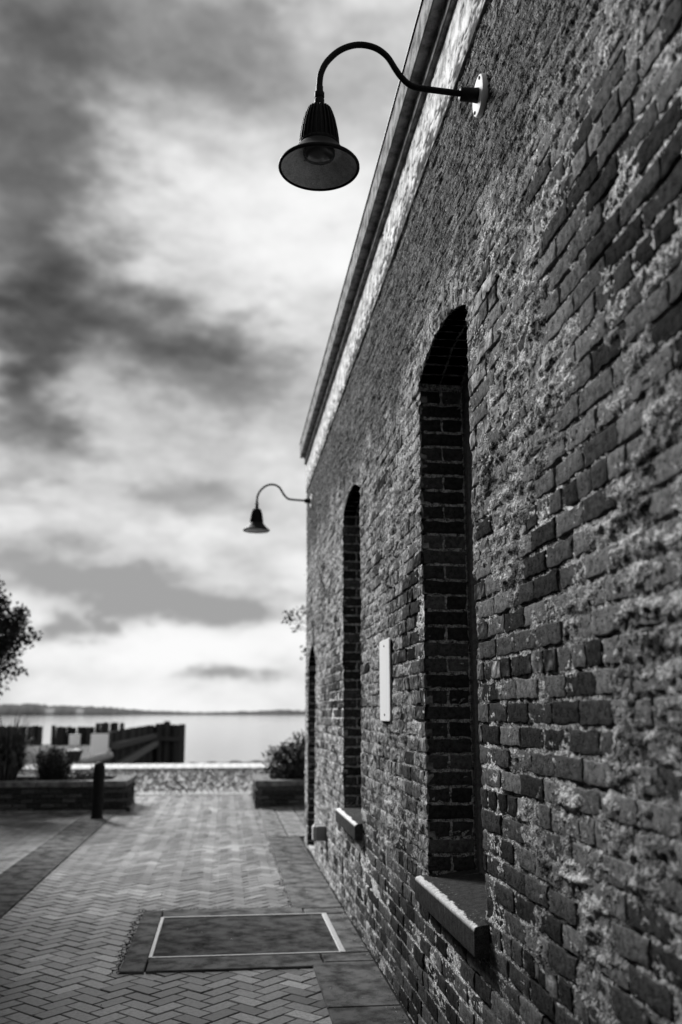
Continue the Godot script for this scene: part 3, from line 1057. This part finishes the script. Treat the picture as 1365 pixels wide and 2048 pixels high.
func access_hatch() -> void:
	var t := thing("access_hatch", "large rectangular concrete utility hatch with bright metal frame in the herringbone paving", "hatch", Vector3(-0.8, 0, -6.9))
	var at := t.position
	var x0 := -1.555
	var x1 := -0.012
	# surround slabs butted round the frame
	for a in [[x0, -1.405, -6.02, -7.79, 0.125], [-1.40, -0.33, -6.02, -6.31, 0.12], [-1.40, -0.33, -7.51, -7.79, 0.13], [-0.325, x1, -6.11, -6.31, 0.125], [-0.325, x1, -7.51, -7.71, 0.14], [-0.165, x1, -6.33, -7.49, 0.13]]:
		var s := Shape.new()
		s.tint = grey(a[4])
		s.box(Vector3((a[0] + a[1]) / 2, -0.035, (a[2] + a[3]) / 2) - at, Vector3(absf(a[1] - a[0]) - 0.006, 0.09, absf(a[2] - a[3]) - 0.006), 0.005)
		put(s, "surround_slab", M.concrete, t)
	var c := Shape.new()
	c.tint = grey(0.08)
	c.box(Vector3(-0.79, -0.033, -6.91) - at, Vector3(1.19, 0.08, 1.13), 0.004)
	put(c, "cover", M.concrete, t)
	for a in [[-1.399, -1.386, -6.318, -7.502], [-0.196, -0.170, -6.318, -7.502], [-1.386, -0.196, -6.312, -6.336], [-1.386, -0.196, -7.480, -7.506]]:
		var s := Shape.new()
		s.box(Vector3((a[0] + a[1]) / 2, -0.016, (a[2] + a[3]) / 2) - at, Vector3(a[1] - a[0] + (0.012 if a[1] - a[0] < 0.1 else 0.0), 0.062 + rng.randf_range(0, 0.001), absf(a[2] - a[3])), 0.003)
		put(s, "frame_bar", M.steel_edge, t)

# ---------------------------------------------------------------- lamps and small things on the wall
func gooseneck_lamp(z: float, y: float, label: String) -> void:
	var t := thing("gooseneck_lamp", label, "lamp", Vector3(0, y, z), "gooseneck lamps on the brick wall")
	var d := -3.93
	var plate := Shape.new()
	var out := Transform3D(Basis(Vector3(0, 0, 1), PI / 2), Vector3(-0.012, 0, 0))     # lathe axis towards -x
	plate.lathe([Vector2(0.0, 0.012), Vector2(0.074, 0.012), Vector2(0.08, 0.009), Vector2(0.082, 0.0), Vector2(0.082, -0.02)], out, 36)
	var pl := put(plate, "mounting_plate", M.white_plate, t)
	for a in [Vector2(0.052, 0.038), Vector2(-0.05, -0.042)]:
		var s := Shape.new()
		s.lathe([Vector2(0.0, 0.017), Vector2(0.006, 0.016), Vector2(0.008, 0.012), Vector2(0.008, 0.0)], Transform3D(out.basis, out.origin + Vector3(0, a.x, a.y)), 10)
		put(s, "screw", M.dark_metal, pl)
	var collar := Shape.new()
	collar.lathe([Vector2(0.0, 0.085), Vector2(0.021, 0.085), Vector2(0.027, 0.08), Vector2(0.028, 0.03), Vector2(0.03, 0.014), Vector2(0.03, 0.0)], out, 20)
	put(collar, "collar", M.dark_metal, t)
	var pts := [Vector3(-0.02, 3.928, 0), Vector3(-0.165, 3.936, 0), Vector3(-0.262, 3.942, 0), Vector3(-0.300, 3.953, 0), Vector3(-0.334, 3.985, 0), Vector3(-0.358, 4.020, 0), Vector3(-0.394, 4.078, 0), Vector3(-0.446, 4.112, 0), Vector3(-0.513, 4.116, 0), Vector3(-0.579, 4.086, 0), Vector3(-0.631, 4.030, 0), Vector3(-0.656, 3.974, 0), Vector3(-0.662, 3.924, 0), Vector3(-0.662, 3.885, 0)]
	var curve := Curve3D.new()
	curve.bake_interval = 0.004
	for k in pts.size():
		var tan: Vector3 = (pts[mini(k + 1, pts.size() - 1)] - pts[maxi(k - 1, 0)]) / 6.0
		curve.add_point(pts[k] + Vector3(0, d, 0), -tan, tan)
	var path := []
	for k in 61:
		path.append(curve.sample_baked(curve.get_baked_length() * k / 60.0))
	var arm := Shape.new()
	arm.tube(path, [0.0125], 16)
	put(arm, "arm", M.dark_metal, t)
	var ax := Transform3D(Basis(), Vector3(-0.662, d, 0))
	var sw := Shape.new()
	sw.lathe([Vector2(0.0, 3.912), Vector2(0.0145, 3.912), Vector2(0.0145, 3.888), Vector2(0.0175, 3.886), Vector2(0.0195, 3.884), Vector2(0.0195, 3.864), Vector2(0.0165, 3.862), Vector2(0.0165, 3.855), Vector2(0.0195, 3.852), Vector2(0.0195, 3.828), Vector2(0.018, 3.82), Vector2(0.03, 3.812), Vector2(0.0, 3.812)].map(func(q): return q), ax, 20)
	put(sw, "swivel", M.dark_metal, t)
	# finned housing
	var prof := [Vector2(0.0, 3.818), Vector2(0.026, 3.817), Vector2(0.036, 3.81), Vector2(0.044, 3.79), Vector2(0.053, 3.76), Vector2(0.061, 3.72), Vector2(0.066, 3.685), Vector2(0.068, 3.66), Vector2(0.068, 3.65)]
	var hs := Shape.new()
	hs.lathe(prof, ax, 32)
	var housing := put(hs, "housing", M.dark_metal, t)
	var fins := Shape.new()
	for k in 26:
		var a := TAU * (k + 0.5) / 26
		var dir := Vector3(cos(a), 0, sin(a))
		var side := Vector3(-sin(a), 0, cos(a)) * 0.0022
		for q in range(1, prof.size() - 1):
			var y0: float = prof[q].y
			var y1: float = prof[q + 1].y
			var r0: float = prof[q].x + (0.011 if q > 1 else 0.004)
			var r1: float = prof[q + 1].x + 0.011
			var o := ax.origin
			var a0 := o + dir * r0 + Vector3(0, y0, 0)
			var a1 := o + dir * r1 + Vector3(0, y1, 0)
			var b0: Vector3 = o + dir * (prof[q].x - 0.004) + Vector3(0, y0, 0)
			var b1: Vector3 = o + dir * (prof[q + 1].x - 0.004) + Vector3(0, y1, 0)
			fins.quad(a0 + side, a0 - side, a1 - side, a1 + side)
			fins.quad(b0 + side, a0 + side, a1 + side, b1 + side)
			fins.quad(a0 - side, b0 - side, b1 - side, a1 - side)
			if q == 1:
				fins.quad(b0 - side, a0 - side, a0 + side, b0 + side)
	put(fins, "cooling_fins", M.dark_metal, housing)
	var ring := Shape.new()
	ring.lathe([Vector2(0.06, 3.664), Vector2(0.074, 3.662), Vector2(0.078, 3.655), Vector2(0.078, 3.64), Vector2(0.066, 3.632)], ax, 36)
	put(ring, "neck_ring", M.dark_metal, t)
	# bell shade: outside, rolled rim, inside
	var shade := Shape.new()
	shade.lathe([Vector2(0.060, 3.648), Vector2(0.078, 3.644), Vector2(0.092, 3.628), Vector2(0.106, 3.608), Vector2(0.128, 3.585), Vector2(0.146, 3.571), Vector2(0.153, 3.567), Vector2(0.1565, 3.562), Vector2(0.157, 3.555), Vector2(0.154, 3.550), Vector2(0.149, 3.551), Vector2(0.146, 3.556)], ax, 56)
	put(shade, "shade", M.dark_metal, t)
	var liner := Shape.new()
	liner.lathe([Vector2(0.147, 3.5545), Vector2(0.143, 3.563), Vector2(0.126, 3.577), Vector2(0.104, 3.600), Vector2(0.092, 3.616), Vector2(0.084, 3.622), Vector2(0.060, 3.624), Vector2(0.056, 3.632)], ax, 56)
	put(liner, "shade_lining", M.shade_enamel, t)
	for a in [0.9, 2.3, 4.0, 5.4]:
		var s := Shape.new()
		s.lathe([Vector2(0.005, 0.006), Vector2(0.005, -0.002), Vector2(0.0, -0.003)], Transform3D(Basis(), Vector3(-0.662 + cos(a) * 0.076, d + 3.621, sin(a) * 0.076)), 8)
		put(s, "lining_screw", M.steel_edge, t)
	var lens := Shape.new()
	lens.lathe([Vector2(0.062, 3.632), Vector2(0.062, 3.612), Vector2(0.058, 3.604), Vector2(0.045, 3.597), Vector2(0.02, 3.593), Vector2(0.0, 3.592)], ax, 36)
	put(lens, "lens", M.lens, t)

func wall_plaque() -> void:
	# a blank-faced plate fixed with two screws
	var z0 := -5.80
	var z1 := -5.44
	var y0 := 1.455
	var y1 := 1.94
	var s := Shape.new()
	var m := put_plate(s, z0, z1, y0, y1)
	var t := thing("wall_plaque", "plain white rectangular plate screwed to the brick wall between two windows", "plaque", Vector3(-0.012, (y0 + y1) / 2, (z0 + z1) / 2))
	put(m, "plate", M.white_plate, t)
	for y: float in [0.205, -0.205]:
		var c := Shape.new()
		c.lathe([Vector2(0.0, 0.004), Vector2(0.006, 0.003), Vector2(0.0075, 0.0)], Transform3D(Basis(Vector3(0, 0, 1), PI / 2), Vector3(-0.004, y, 0.0)), 10)
		put(c, "screw", M.dark_metal, t)

func put_plate(s: Shape, z0: float, z1: float, y0: float, y1: float) -> Shape:
	s.box(Vector3(0.001, 0, 0), Vector3(0.010, y1 - y0, z1 - z0 - 0.04), 0.002)
	s.box(Vector3(0.0012, 0, 0), Vector3(0.0095, y1 - y0 - 0.04, z1 - z0), 0.002)
	for a in [[1, 1], [1, -1], [-1, 1], [-1, -1]]:      # rounded corners
		s.lathe([Vector2(0, 0.0047), Vector2(0.018, 0.0047), Vector2(0.02, 0.0028), Vector2(0.02, -0.004)], Transform3D(Basis(Vector3(0, 0, 1), PI / 2), Vector3(0.0012, a[0] * ((y1 - y0) / 2 - 0.02), a[1] * ((z1 - z0) / 2 - 0.02))), 20)
	return s

func outlet_box() -> void:
	var t := thing("outlet_box", "small weatherproof outlet box with pale rounded cover low on the brick wall", "outlet box", Vector3(0, 0.40, -9.12))
	var s := Shape.new()
	s.tint = grey(0.22)
	s.box(Vector3(-0.045, 0, 0), Vector3(0.09, 0.13, 0.12), 0.008)
	put(s, "body", M.plain, t)
	var c := Shape.new()
	c.tint = grey(0.4)
	c.box(Vector3(-0.108, 0, 0), Vector3(0.036, 0.145, 0.13), 0.02)
	put(c, "cover", M.plain, t)

func bollard() -> void:
	var t := thing("bollard", "black round-topped bollard standing on the concrete band by the planter", "bollard", Vector3(-2.79, 0.006, -14.42))
	var s := Shape.new()
	s.lathe([Vector2(0.0, 0.80), Vector2(0.03, 0.796), Vector2(0.056, 0.782), Vector2(0.074, 0.757), Vector2(0.081, 0.725), Vector2(0.081, 0.02)], Transform3D(), 28)
	put(s, "post", M.dark_metal, t)
	var c := Shape.new()
	c.lathe([Vector2(0.08, 0.035), Vector2(0.088, 0.03), Vector2(0.09, 0.0)], Transform3D(), 28)
	put(c, "base_ring", M.dark_metal, t)

# ---------------------------------------------------------------- planters and plants
func planters() -> void:
	for a in [["brick planter wall with stone coping behind the bollard", -6.6, -2.5, -15.42, -16.9, 0.47], ["brick planter wall with stone coping round the bushy shrub by the building's corner", -0.44, 2.6, -15.62, -17.3, 0.44]]:
		var t := thing("brick_planter", a[0], "planter", Vector3((a[1] + a[2]) / 2, 0, (a[3] + a[4]) / 2), "brick planters at the end of the alley")
		var w: float = a[2] - a[1]
		var dp: float = a[3] - a[4]
		var top: float = a[5]
		var core := Shape.new()
		core.tint = grey(0.2)
		for s in [-1, 1]:
			core.box(Vector3(0, (top - 0.1) / 2, s * (dp / 2 - 0.12)), Vector3(w - 0.03, top - 0.1, 0.2))
			core.box(Vector3(s * (w / 2 - 0.12), (top - 0.101) / 2, 0), Vector3(0.2, top - 0.101, dp - 0.45))
		put(core, "mortar_core", M.mortar, t)
		var soil := Shape.new()
		soil.tint = grey(0.04)
		soil.box(Vector3(0, top - 0.16, 0), Vector3(w - 0.44, 0.12, dp - 0.44))
		put(soil, "soil", M.ground, t)
		var kinds := []
		for k in 4:
			var b := Shape.new()
			b.box(Vector3.ZERO, Vector3(0.2, 0.06, 0.05), 0.006)
			kinds.append(b.mesh(M["brick_tone_%d" % [0, 1, 0, 2][k]]))
		var rows := int((top - 0.1) / 0.07)
		for r in rows:
			var y := 0.035 + r * 0.07
			var x := -w / 2 + (0.1 if r % 2 else 0.0)
			while x < w / 2 - 0.06:
				if a[1] + (x + w / 2) > -4.9 and a[1] + (x + w / 2) < 1.0:
					brick(t, kinds[rng.randi() % 4], Vector3(x + 0.1, y, dp / 2 + rng.randf_range(-0.006, -0.001)), 0.0)
				x += 0.21
			var side: float = 1.0 if a[1] < -3.0 else -1.0
			var z := -dp / 2 + (0.1 if r % 2 else 0.0)
			while z < dp / 2 - 0.16:
				brick(t, kinds[rng.randi() % 4], Vector3(side * (w / 2 - rng.randf_range(0.001, 0.006)), y, z + 0.13), PI / 2)
				z += 0.21
		# coping slabs
		var x0 := -w / 2 - 0.03
		var n := int(w / 0.62)
		for k in n:
			for s in [-1, 1]:
				var c := Shape.new()
				c.tint = grey(rng.randf_range(0.2, 0.26))
				var step := (w + 0.06) / n
				c.box(Vector3(x0 + (k + 0.5) * step, top - 0.05, s * (dp / 2 - 0.11)), Vector3(step - 0.008, 0.095, 0.3), 0.012)
				put(c, "coping_stone", M.concrete, t)
		for s in [-1, 1]:
			var c := Shape.new()
			c.tint = grey(0.23)
			c.box(Vector3(s * (w / 2 - 0.11), top - 0.051, 0), Vector3(0.3, 0.095, dp - 0.54), 0.012)
			put(c, "coping_stone", M.concrete, t)
		var foot := Shape.new()
		foot.tint = grey(0.3)
		foot.box(Vector3(0, 0.012, 0), Vector3(w + 0.05, 0.03, dp + 0.06), 0.006)
		put(foot, "footing", M.concrete, t)

func brick(t: Node3D, m: Mesh, at: Vector3, turn: float) -> void:
	var o := MeshInstance3D.new()
	o.mesh = m
	o.name = "brick"
	o.position = at
	o.rotation.y = turn
	t.add_child(o, true)

func leaf(s: Shape, at: Vector3, dir: Vector3, length: float, wide: float) -> void:
	var side := dir.cross(Vector3(rng.randf_range(-1, 1), rng.randf_range(-1, 1), rng.randf_range(-1, 1))).normalized() * wide / 2
	var up := side.cross(dir).normalized() * wide * 0.12
	s.quad(at, at + dir * length * 0.5 + side + up, at + dir * length, at + dir * length * 0.5 - side + up)

func blob_dir() -> Vector3:
	return Vector3(rng.randfn(), rng.randfn(), rng.randfn()).normalized()

# crown of leaves in clumps carried by twigs
func leafy(t: Node3D, centre: Vector3, radius: Vector3, clumps: int, per: int, size: float, tone: float, from: Vector3, clump_r := 0.16) -> void:
	var s := Shape.new()
	var twigs := Shape.new()
	twigs.tint = grey(0.05)
	for k in clumps:
		var d := blob_dir() * pow(rng.randf(), 0.4)
		d *= 1.0 + 0.22 * n_coarse.get_noise_3dv(d * 2.5 + centre)
		var at := centre + d * radius
		var mid := from.lerp(at, 0.55) + blob_dir() * 0.05
		twigs.tube([from, mid, at], [0.014, 0.008, 0.003], 5, false)
		for q in per:
			var o := at + blob_dir() * clump_r * pow(rng.randf(), 0.5)
			s.tint = grey(tone * exp(rng.randf_range(-0.5, 0.5)))
			leaf(s, o, (blob_dir() + d * 0.6).normalized(), size * rng.randf_range(0.7, 1.2), size * 0.55)
	put(s, "crown", M.leaf, t)
	put(twigs, "branches", M.timber, t)

func plants() -> void:
	var t := thing("leafy_tree", "small dark leafy tree rising from the planter behind the bollard", "tree", Vector3(-5.62, 0.35, -17.2))
	var trunk := Shape.new()
	trunk.tint = grey(0.08)
	trunk.tube([Vector3(0, -0.2, 0), Vector3(0.03, 0.6, 0.02), Vector3(-0.02, 1.3, 0), Vector3(0.0, 2.3, 0)], [0.07, 0.055, 0.045, 0.02], 10)
	put(trunk, "trunk", M.timber, t)
	leafy(t, Vector3(0.06, 2.42, 0), Vector3(1.02, 1.12, 1.0), 380, 34, 0.095, 0.022, Vector3(0, 1.7, 0), 0.17)
	t = thing("leafy_tree", "leafy tree hidden behind the building's corner with twigs reaching past the wall", "tree", Vector3(1.2, 0.3, -16.4))
	trunk = Shape.new()
	trunk.tint = grey(0.08)
	trunk.tube([Vector3(0, -0.2, 0), Vector3(0.03, 0.9, 0.02), Vector3(-0.02, 2.2, 0), Vector3(0.0, 3.4, 0)], [0.07, 0.055, 0.045, 0.02], 10)
	put(trunk, "trunk", M.timber, t)
	leafy(t, Vector3(-0.02, 3.0, 0), Vector3(1.09, 1.1, 0.9), 75, 18, 0.08, 0.03, Vector3(0, 2.2, 0), 0.13)
	t = thing("bushy_shrub", "rounded leafy shrub in the planter by the building's corner", "shrub", Vector3(0.45, 0.34, -16.35))
	leafy(t, Vector3(0, 0.36, 0), Vector3(0.72, 0.42, 0.5), 360, 26, 0.05, 0.05, Vector3(0, 0.0, 0), 0.1)
	t = thing("strap_leaf_plant", "clump of long arching strap leaves spilling over the planter coping", "plant", Vector3(-4.45, 0.36, -15.95))
	var s := Shape.new()
	for k in 700:
		var a := rng.randf() * TAU
		var out := Vector3(cos(a), 0, sin(a))
		var reach := rng.randf_range(0.25, 0.62)
		var high := rng.randf_range(0.45, 0.85)
		s.tint = grey(0.045 * exp(rng.randf_range(-0.6, 0.9)))
		var p := PackedVector3Array()
		var side := Vector3(-sin(a), 0, cos(a))
		for q in 6:
			var f := q / 5.0
			var c := out * (0.08 + reach * f) + Vector3(0, high * (2.3 * f - 2.3 * f * f * reach * 1.5), 0)
			var w := 0.014 * (1.0 - f * 0.85)
			p.append(c - side * w)
			p.append(c + side * w)
		s.grid(p, 2)
	put(s, "strap_leaves", M.leaf, t)
	t = thing("upright_shrub", "dark feathery upright shrub beside the strap-leaved clump in the planter", "shrub", Vector3(-3.72, 0.36, -16.0))
	s = Shape.new()
	for k in 260:
		var a := rng.randf() * TAU
		var foot := Vector3(cos(a), 0, sin(a)) * rng.randf() * 0.2
		var tip := foot * 1.7 + Vector3(0, rng.randf_range(0.35, 0.62), 0)
		s.tint = grey(0.03)
		s.tube([foot, tip], [0.004, 0.002], 4, false)
		for q in 26:
			s.tint = grey(0.045 * exp(rng.randf_range(-0.5, 0.6)))
			leaf(s, foot.lerp(tip, rng.randf_range(0.15, 1.0)), (Vector3(0, 1.0, 0) + blob_dir() * 0.9).normalized(), 0.05, 0.012)
	put(s, "foliage", M.leaf, t)
	t = thing("low_plant", "low spreading grey-green plant at the open end of the planter", "plant", Vector3(-3.15, 0.36, -16.0))
	leafy(t, Vector3(0, 0.1, 0), Vector3(0.3, 0.13, 0.25), 70, 16, 0.045, 0.11, Vector3(0, 0, 0), 0.07)

# ---------------------------------------------------------------- beyond the alley
func build_shore() -> void:
	# rough verge of gravel and dry grass
	var s := Shape.new()
	var p := PackedVector3Array()
	var colors := PackedColorArray()
	var cols := 140
	var rows := 60
	for r in rows:
		for q in cols:
			var x := lerpf(-14.0, 8.0, float(q) / (cols - 1))
			var z := lerpf(-18.72, -26.4, float(r) / (rows - 1))
			p.append(Vector3(x, 0.0 + 0.02 * n_mid.get_noise_2d(x * 0.5, z * 0.5) + 0.02 * n_coarse.get_noise_2d(x, z), z))
			colors.append(grey(0.25 * (1.0 + 0.75 * n_mid.get_noise_2d(x * 0.16, z * 0.3) + 0.5 * n_fine.get_noise_2d(x * 0.1, z * 0.1)) * (0.45 if z < -25.0 + 0.5 * n_coarse.get_noise_2d(x, 9.0) else 1.0)))
	s.grid(p, cols, false, colors)
	structure(put(s, "gravel_verge", M.ground))
	var tuft := Shape.new()
	for k in 6:
		var a := k * 1.05
		var d := Vector3(cos(a) * 0.5, 1, sin(a) * 0.5).normalized()
		tuft.tint = grey(1.0)
		leaf(tuft, Vector3.ZERO, d, 0.09, 0.012)
	var mm := MultiMesh.new()
	mm.transform_format = MultiMesh.TRANSFORM_3D
	mm.use_colors = true
	mm.mesh = tuft.mesh(M.leaf)
	mm.instance_count = 5000
	for k in 5000:
		var x := rng.randf_range(-8.0, 3.0)
		var z := rng.randf_range(-26.3, -18.8)
		mm.set_instance_transform(k, Transform3D(Basis(Vector3.UP, rng.randf() * TAU).scaled(Vector3.ONE * rng.randf_range(0.5, 1.1)), Vector3(x, 0.0, z)))
		mm.set_instance_color(k, grey(0.15 * exp(rng.randf_range(-0.9, 0.7))))
	var grass := MultiMeshInstance3D.new()
	grass.multimesh = mm
	grass.name = "dry_grass"
	add_child(grass)
	tag(grass, "sparse dry grass tufts in the verge before the shore path", "grass", "", "stuff")
	# shore path, bank, flat by the wharf
	var k := Shape.new()
	k.tint = grey(0.6)
	k.box(Vector3(-6, -0.1, -27.6), Vector3(50, 0.3, 2.4), 0.02)
	structure(put(k, "shore_path", M.concrete))
	var bank := Shape.new()
	bank.tint = grey(0.16)
	bank.quad(Vector3(-60, 0.0, -28.8), Vector3(60, 0.0, -28.8), Vector3(60, -2.6, -33.5), Vector3(-60, -2.6, -33.5))
	structure(put(bank, "bank", M.ground))
	var flat := Shape.new()
	flat.tint = grey(0.17)
	flat.box(Vector3(-21.2, -1.3, -41.5), Vector3(30.0, 2.3, 25.0), 0.1)
	structure(put(flat, "wharf_ground", M.concrete))
	var sea := Shape.new()
	sea.quad(Vector3(-6000, -2.0, -30), Vector3(6000, -2.0, -30), Vector3(6000, -2.0, -6000), Vector3(-6000, -2.0, -6000))
	structure(put(sea, "water", M.water))
	for a in [[-0.9, 0.16], [-0.62, 0.22], [-0.3, 0.17], [-1.35, 0.2], [0.05, 0.25], [0.4, 0.19], [-1.9, 0.18], [0.75, 0.14]]:
		var r := Shape.new()
		r.tint = grey(0.05)
		var pts := PackedVector3Array()
		for q in 9:
			for w in 14:
				var d := Vector3(sin(PI * q / 8.0) * cos(TAU * w / 14), cos(PI * q / 8.0), sin(PI * q / 8.0) * sin(TAU * w / 14))
				pts.append(d * Vector3(1.5, 0.62, 1.0) * a[1] * (1.0 + 0.35 * n_coarse.get_noise_3dv(d * 1.5 + Vector3(a[0] * 9, 0, 0))))
		r.grid(pts, 14, true)
		var o := put(r, "shore_rock", M.ground, self, Vector3(a[0], -0.04, -29.1))
		tag(o, "dark low rock lying along the edge of the shore path", "rock", "rocks along the shore path")
	# far shore: ridge height in degrees by azimuth
	var ridge := [[-60.0, 0.5], [-30.0, 0.75], [-12.9, 0.59], [-11.3, 0.62], [-9.9, 0.54], [-8.5, 0.51], [-7.1, 0.46], [-5.65, 0.32], [-4.5, 0.26], [-3.0, 0.2], [-1.55, 0.15], [0.0, 0.18], [1.43, 0.21], [2.33, 0.24], [3.24, 0.3], [4.44, 0.27], [20.0, 0.4], [60.0, 0.5]]
	var hp := PackedVector3Array()
	var hc := PackedColorArray()
	var across := [[2300.0, 0.0], [2310.0, 0.25], [2340.0, 0.55], [2400.0, 0.8], [2500.0, 1.0], [2700.0, 0.7], [2900.0, 0.0]]
	var many := 900
	for a in across:
		for q in many:
			var az := lerpf(-60.0, 60.0, float(q) / (many - 1))
			var e := 0.2
			for w in ridge.size() - 1:
				if az >= ridge[w][0] and az <= ridge[w + 1][0]:
					e = lerpf(ridge[w][1], ridge[w + 1][1], smoothstep(ridge[w][0], ridge[w + 1][0], az))
			var y: float = a[1] * (tan(deg_to_rad(e)) * 2500.0 + 3.5 * n_fine.get_noise_2d(az * 0.35, 4.0) + 2.0 * n_fine.get_noise_2d(az * 0.9, a[0]))
			var d: float = a[0]
			hp.append(Vector3(EYE.x + sin(deg_to_rad(az)) * d, -2.0 + y, -cos(deg_to_rad(az)) * d))
			var cliff := smoothstep(0.1, 0.35, n_mid.get_noise_2d(az * 0.12, 8.0) + (0.15 if az < -8.3 else -0.6)) * (1.0 if a[1] < 0.6 and a[1] > 0.0 and d < 2400.0 else 0.0)
			hc.append(grey(lerpf(0.075 * (1.0 + 0.4 * n_fine.get_noise_2d(az * 0.5, d * 0.05)), 0.2, cliff)))
	var hs := Shape.new()
	hs.grid(hp, many, false, hc)
	structure(put(hs, "hills", M.plain))
	wharf()

func pile(t: Node3D, at: Vector3, top: float, r: float) -> void:
	var s := Shape.new()
	s.tint = grey(0.045 * exp(rng.randf_range(-0.4, 0.6)))
	var lean := Vector3(rng.randf_range(-0.04, 0.04), 0, rng.randf_range(-0.04, 0.04))
	s.tube([Vector3(at.x, -2.6, at.z), Vector3(at.x, -0.6, at.z) + lean, Vector3(at.x, top, at.z) + lean * 2], [r * 1.05, r, r * 0.93], 9)
	put(s, "pile", M.timber, t)

func beam(t: Node3D, called: String, a: Vector3, b: Vector3, size: float, tone: float) -> void:
	var s := Shape.new()
	s.tint = grey(tone)
	var d := b - a
	s.box((a + b) / 2, Vector3(size, size, d.length()), 0.02, Basis.looking_at(d.normalized()))
	put(s, called, M.timber, t)

func wharf() -> void:
	# old timber bulkhead running out over the water, with a cluster of piles at its end
	var t := thing("timber_bulkhead", "weathered timber pile bulkhead running out into the water, tall piles at its end", "bulkhead")
	for k in 52:
		var f := k / 51.0
		pile(t, Vector3(lerpf(-5.95, -5.35, f), 0, lerpf(-41.5, -57.0, f)), 0.66 + 0.07 * rng.randf() + 0.12 * f, 0.19)
	for k in 10:
		pile(t, Vector3(lerpf(-5.4, -3.75, k / 9.0) , 0, -57.6 + rng.randf_range(-0.3, 0.3)), 0.72 + 0.35 * rng.randf() * (1.0 - absf(k - 5.0) / 6.0), 0.2)
	for k in 5:
		pile(t, Vector3(-3.7 + rng.randf_range(-0.1, 0.1), 0, -58.0 - k * 0.8), 0.65 + 0.2 * rng.randf(), 0.2)
	beam(t, "waler", Vector3(-5.62, 0.15, -41.4), Vector3(-5.05, 0.2, -57.3), 0.28, 0.10)
	beam(t, "waler", Vector3(-5.55, -0.75, -41.4), Vector3(-5.0, -0.2, -57.2), 0.3, 0.16)
	beam(t, "waler", Vector3(-5.5, 0.05, -57.25), Vector3(-3.6, 0.0, -57.25), 0.25, 0.07)
	t = thing("timber_wall", "low dark timber wall at the water's edge by the strap-leaved clump", "timber wall", Vector3.ZERO, "timber walls by the water")
	for k in 30:
		pile(t, Vector3(-16.6 + k * 0.2, 0, -52.5 + rng.randf_range(-0.06, 0.06)), 0.80 + 0.07 * rng.randf(), 0.135)
	t = thing("timber_wall", "long low timber wall at the water's edge behind the white panel", "timber wall", Vector3.ZERO, "timber walls by the water")
	for k in 22:
		pile(t, Vector3(-9.85 + k * 0.16, 0, -52.8 + rng.randf_range(-0.05, 0.05)), (0.76 if k < 12 else 0.98) + 0.06 * rng.randf(), 0.115)
	for k in 3:
		pile(t, Vector3(-10.0 + k * 0.2, 0, -52.0), 0.75 + 0.15 * rng.randf(), 0.12)
	# white things standing on the wharf ground
	t = thing("white_sign", "white upright sign board on posts before the timber bulkhead", "sign", Vector3(-5.95, -0.15, -39.0))
	var s := Shape.new()
	s.tint = grey(0.85)
	s.box(Vector3(0, 0.44, 0), Vector3(0.7, 0.84, 0.05), 0.02)
	put(s, "board", M.plain, t)
	for x: float in [-0.25, 0.25]:
		var q := Shape.new()
		q.tint = grey(0.5)
		q.box(Vector3(x, 0.3, -0.05), Vector3(0.06, 0.8, 0.05), 0.01)
		put(q, "post", M.plain, t)
	t = thing("white_crate", "small white crate at the foot of the long timber wall", "crate", Vector3(-8.6, -0.15, -50.0))
	s = Shape.new()
	s.tint = grey(0.85)
	s.box(Vector3(0, 0.3, 0), Vector3(0.5, 0.5, 0.4), 0.03)
	put(s, "body", M.plain, t)
	s = Shape.new()
	s.tint = grey(0.75)
	s.box(Vector3(0, 0.575, 0), Vector3(0.54, 0.05, 0.44), 0.015)
	put(s, "lid", M.plain, t)
	for x: float in [-0.2, 0.2]:
		s = Shape.new()
		s.tint = grey(0.6)
		s.box(Vector3(x, 0.02, 0), Vector3(0.06, 0.08, 0.36), 0.01)
		put(s, "skid", M.plain, t)
	t = thing("tapered_tub", "dark tapered tub with pale contents beside the driftwood log", "tub", Vector3(-6.15, -0.15, -34.0))
	s = Shape.new()
	s.tint = grey(0.04)
	s.lathe([Vector2(0.27, 0.36), Vector2(0.29, 0.38), Vector2(0.3, 0.4), Vector2(0.29, 0.36), Vector2(0.17, 0.0)], Transform3D(), 20)
	put(s, "vessel", M.plain, t)
	s = Shape.new()
	s.tint = grey(0.75)
	s.lathe([Vector2(0.0, 0.47), Vector2(0.12, 0.45), Vector2(0.22, 0.4), Vector2(0.27, 0.35)], Transform3D(), 20)
	put(s, "filling", M.plain, t)
	t = thing("driftwood_log", "pale driftwood log lying on the shore below the white panel", "log", Vector3(-5.3, -0.1, -33.6))
	s = Shape.new()
	s.tint = grey(0.42)
	s.tube([Vector3(-0.5, 0.0, 0.1), Vector3(-0.2, 0.05, 0), Vector3(0.15, 0.14, -0.05), Vector3(0.5, 0.22, 0)], [0.09, 0.13, 0.14, 0.09], 10)
	put(s, "stem", M.timber, t)
	var st := Shape.new()
	st.tint = grey(0.5)
	st.tube([Vector3(0.3, 0.25, 0), Vector3(0.42, 0.42, 0.05)], [0.05, 0.03], 7)
	put(st, "stub", M.timber, t)
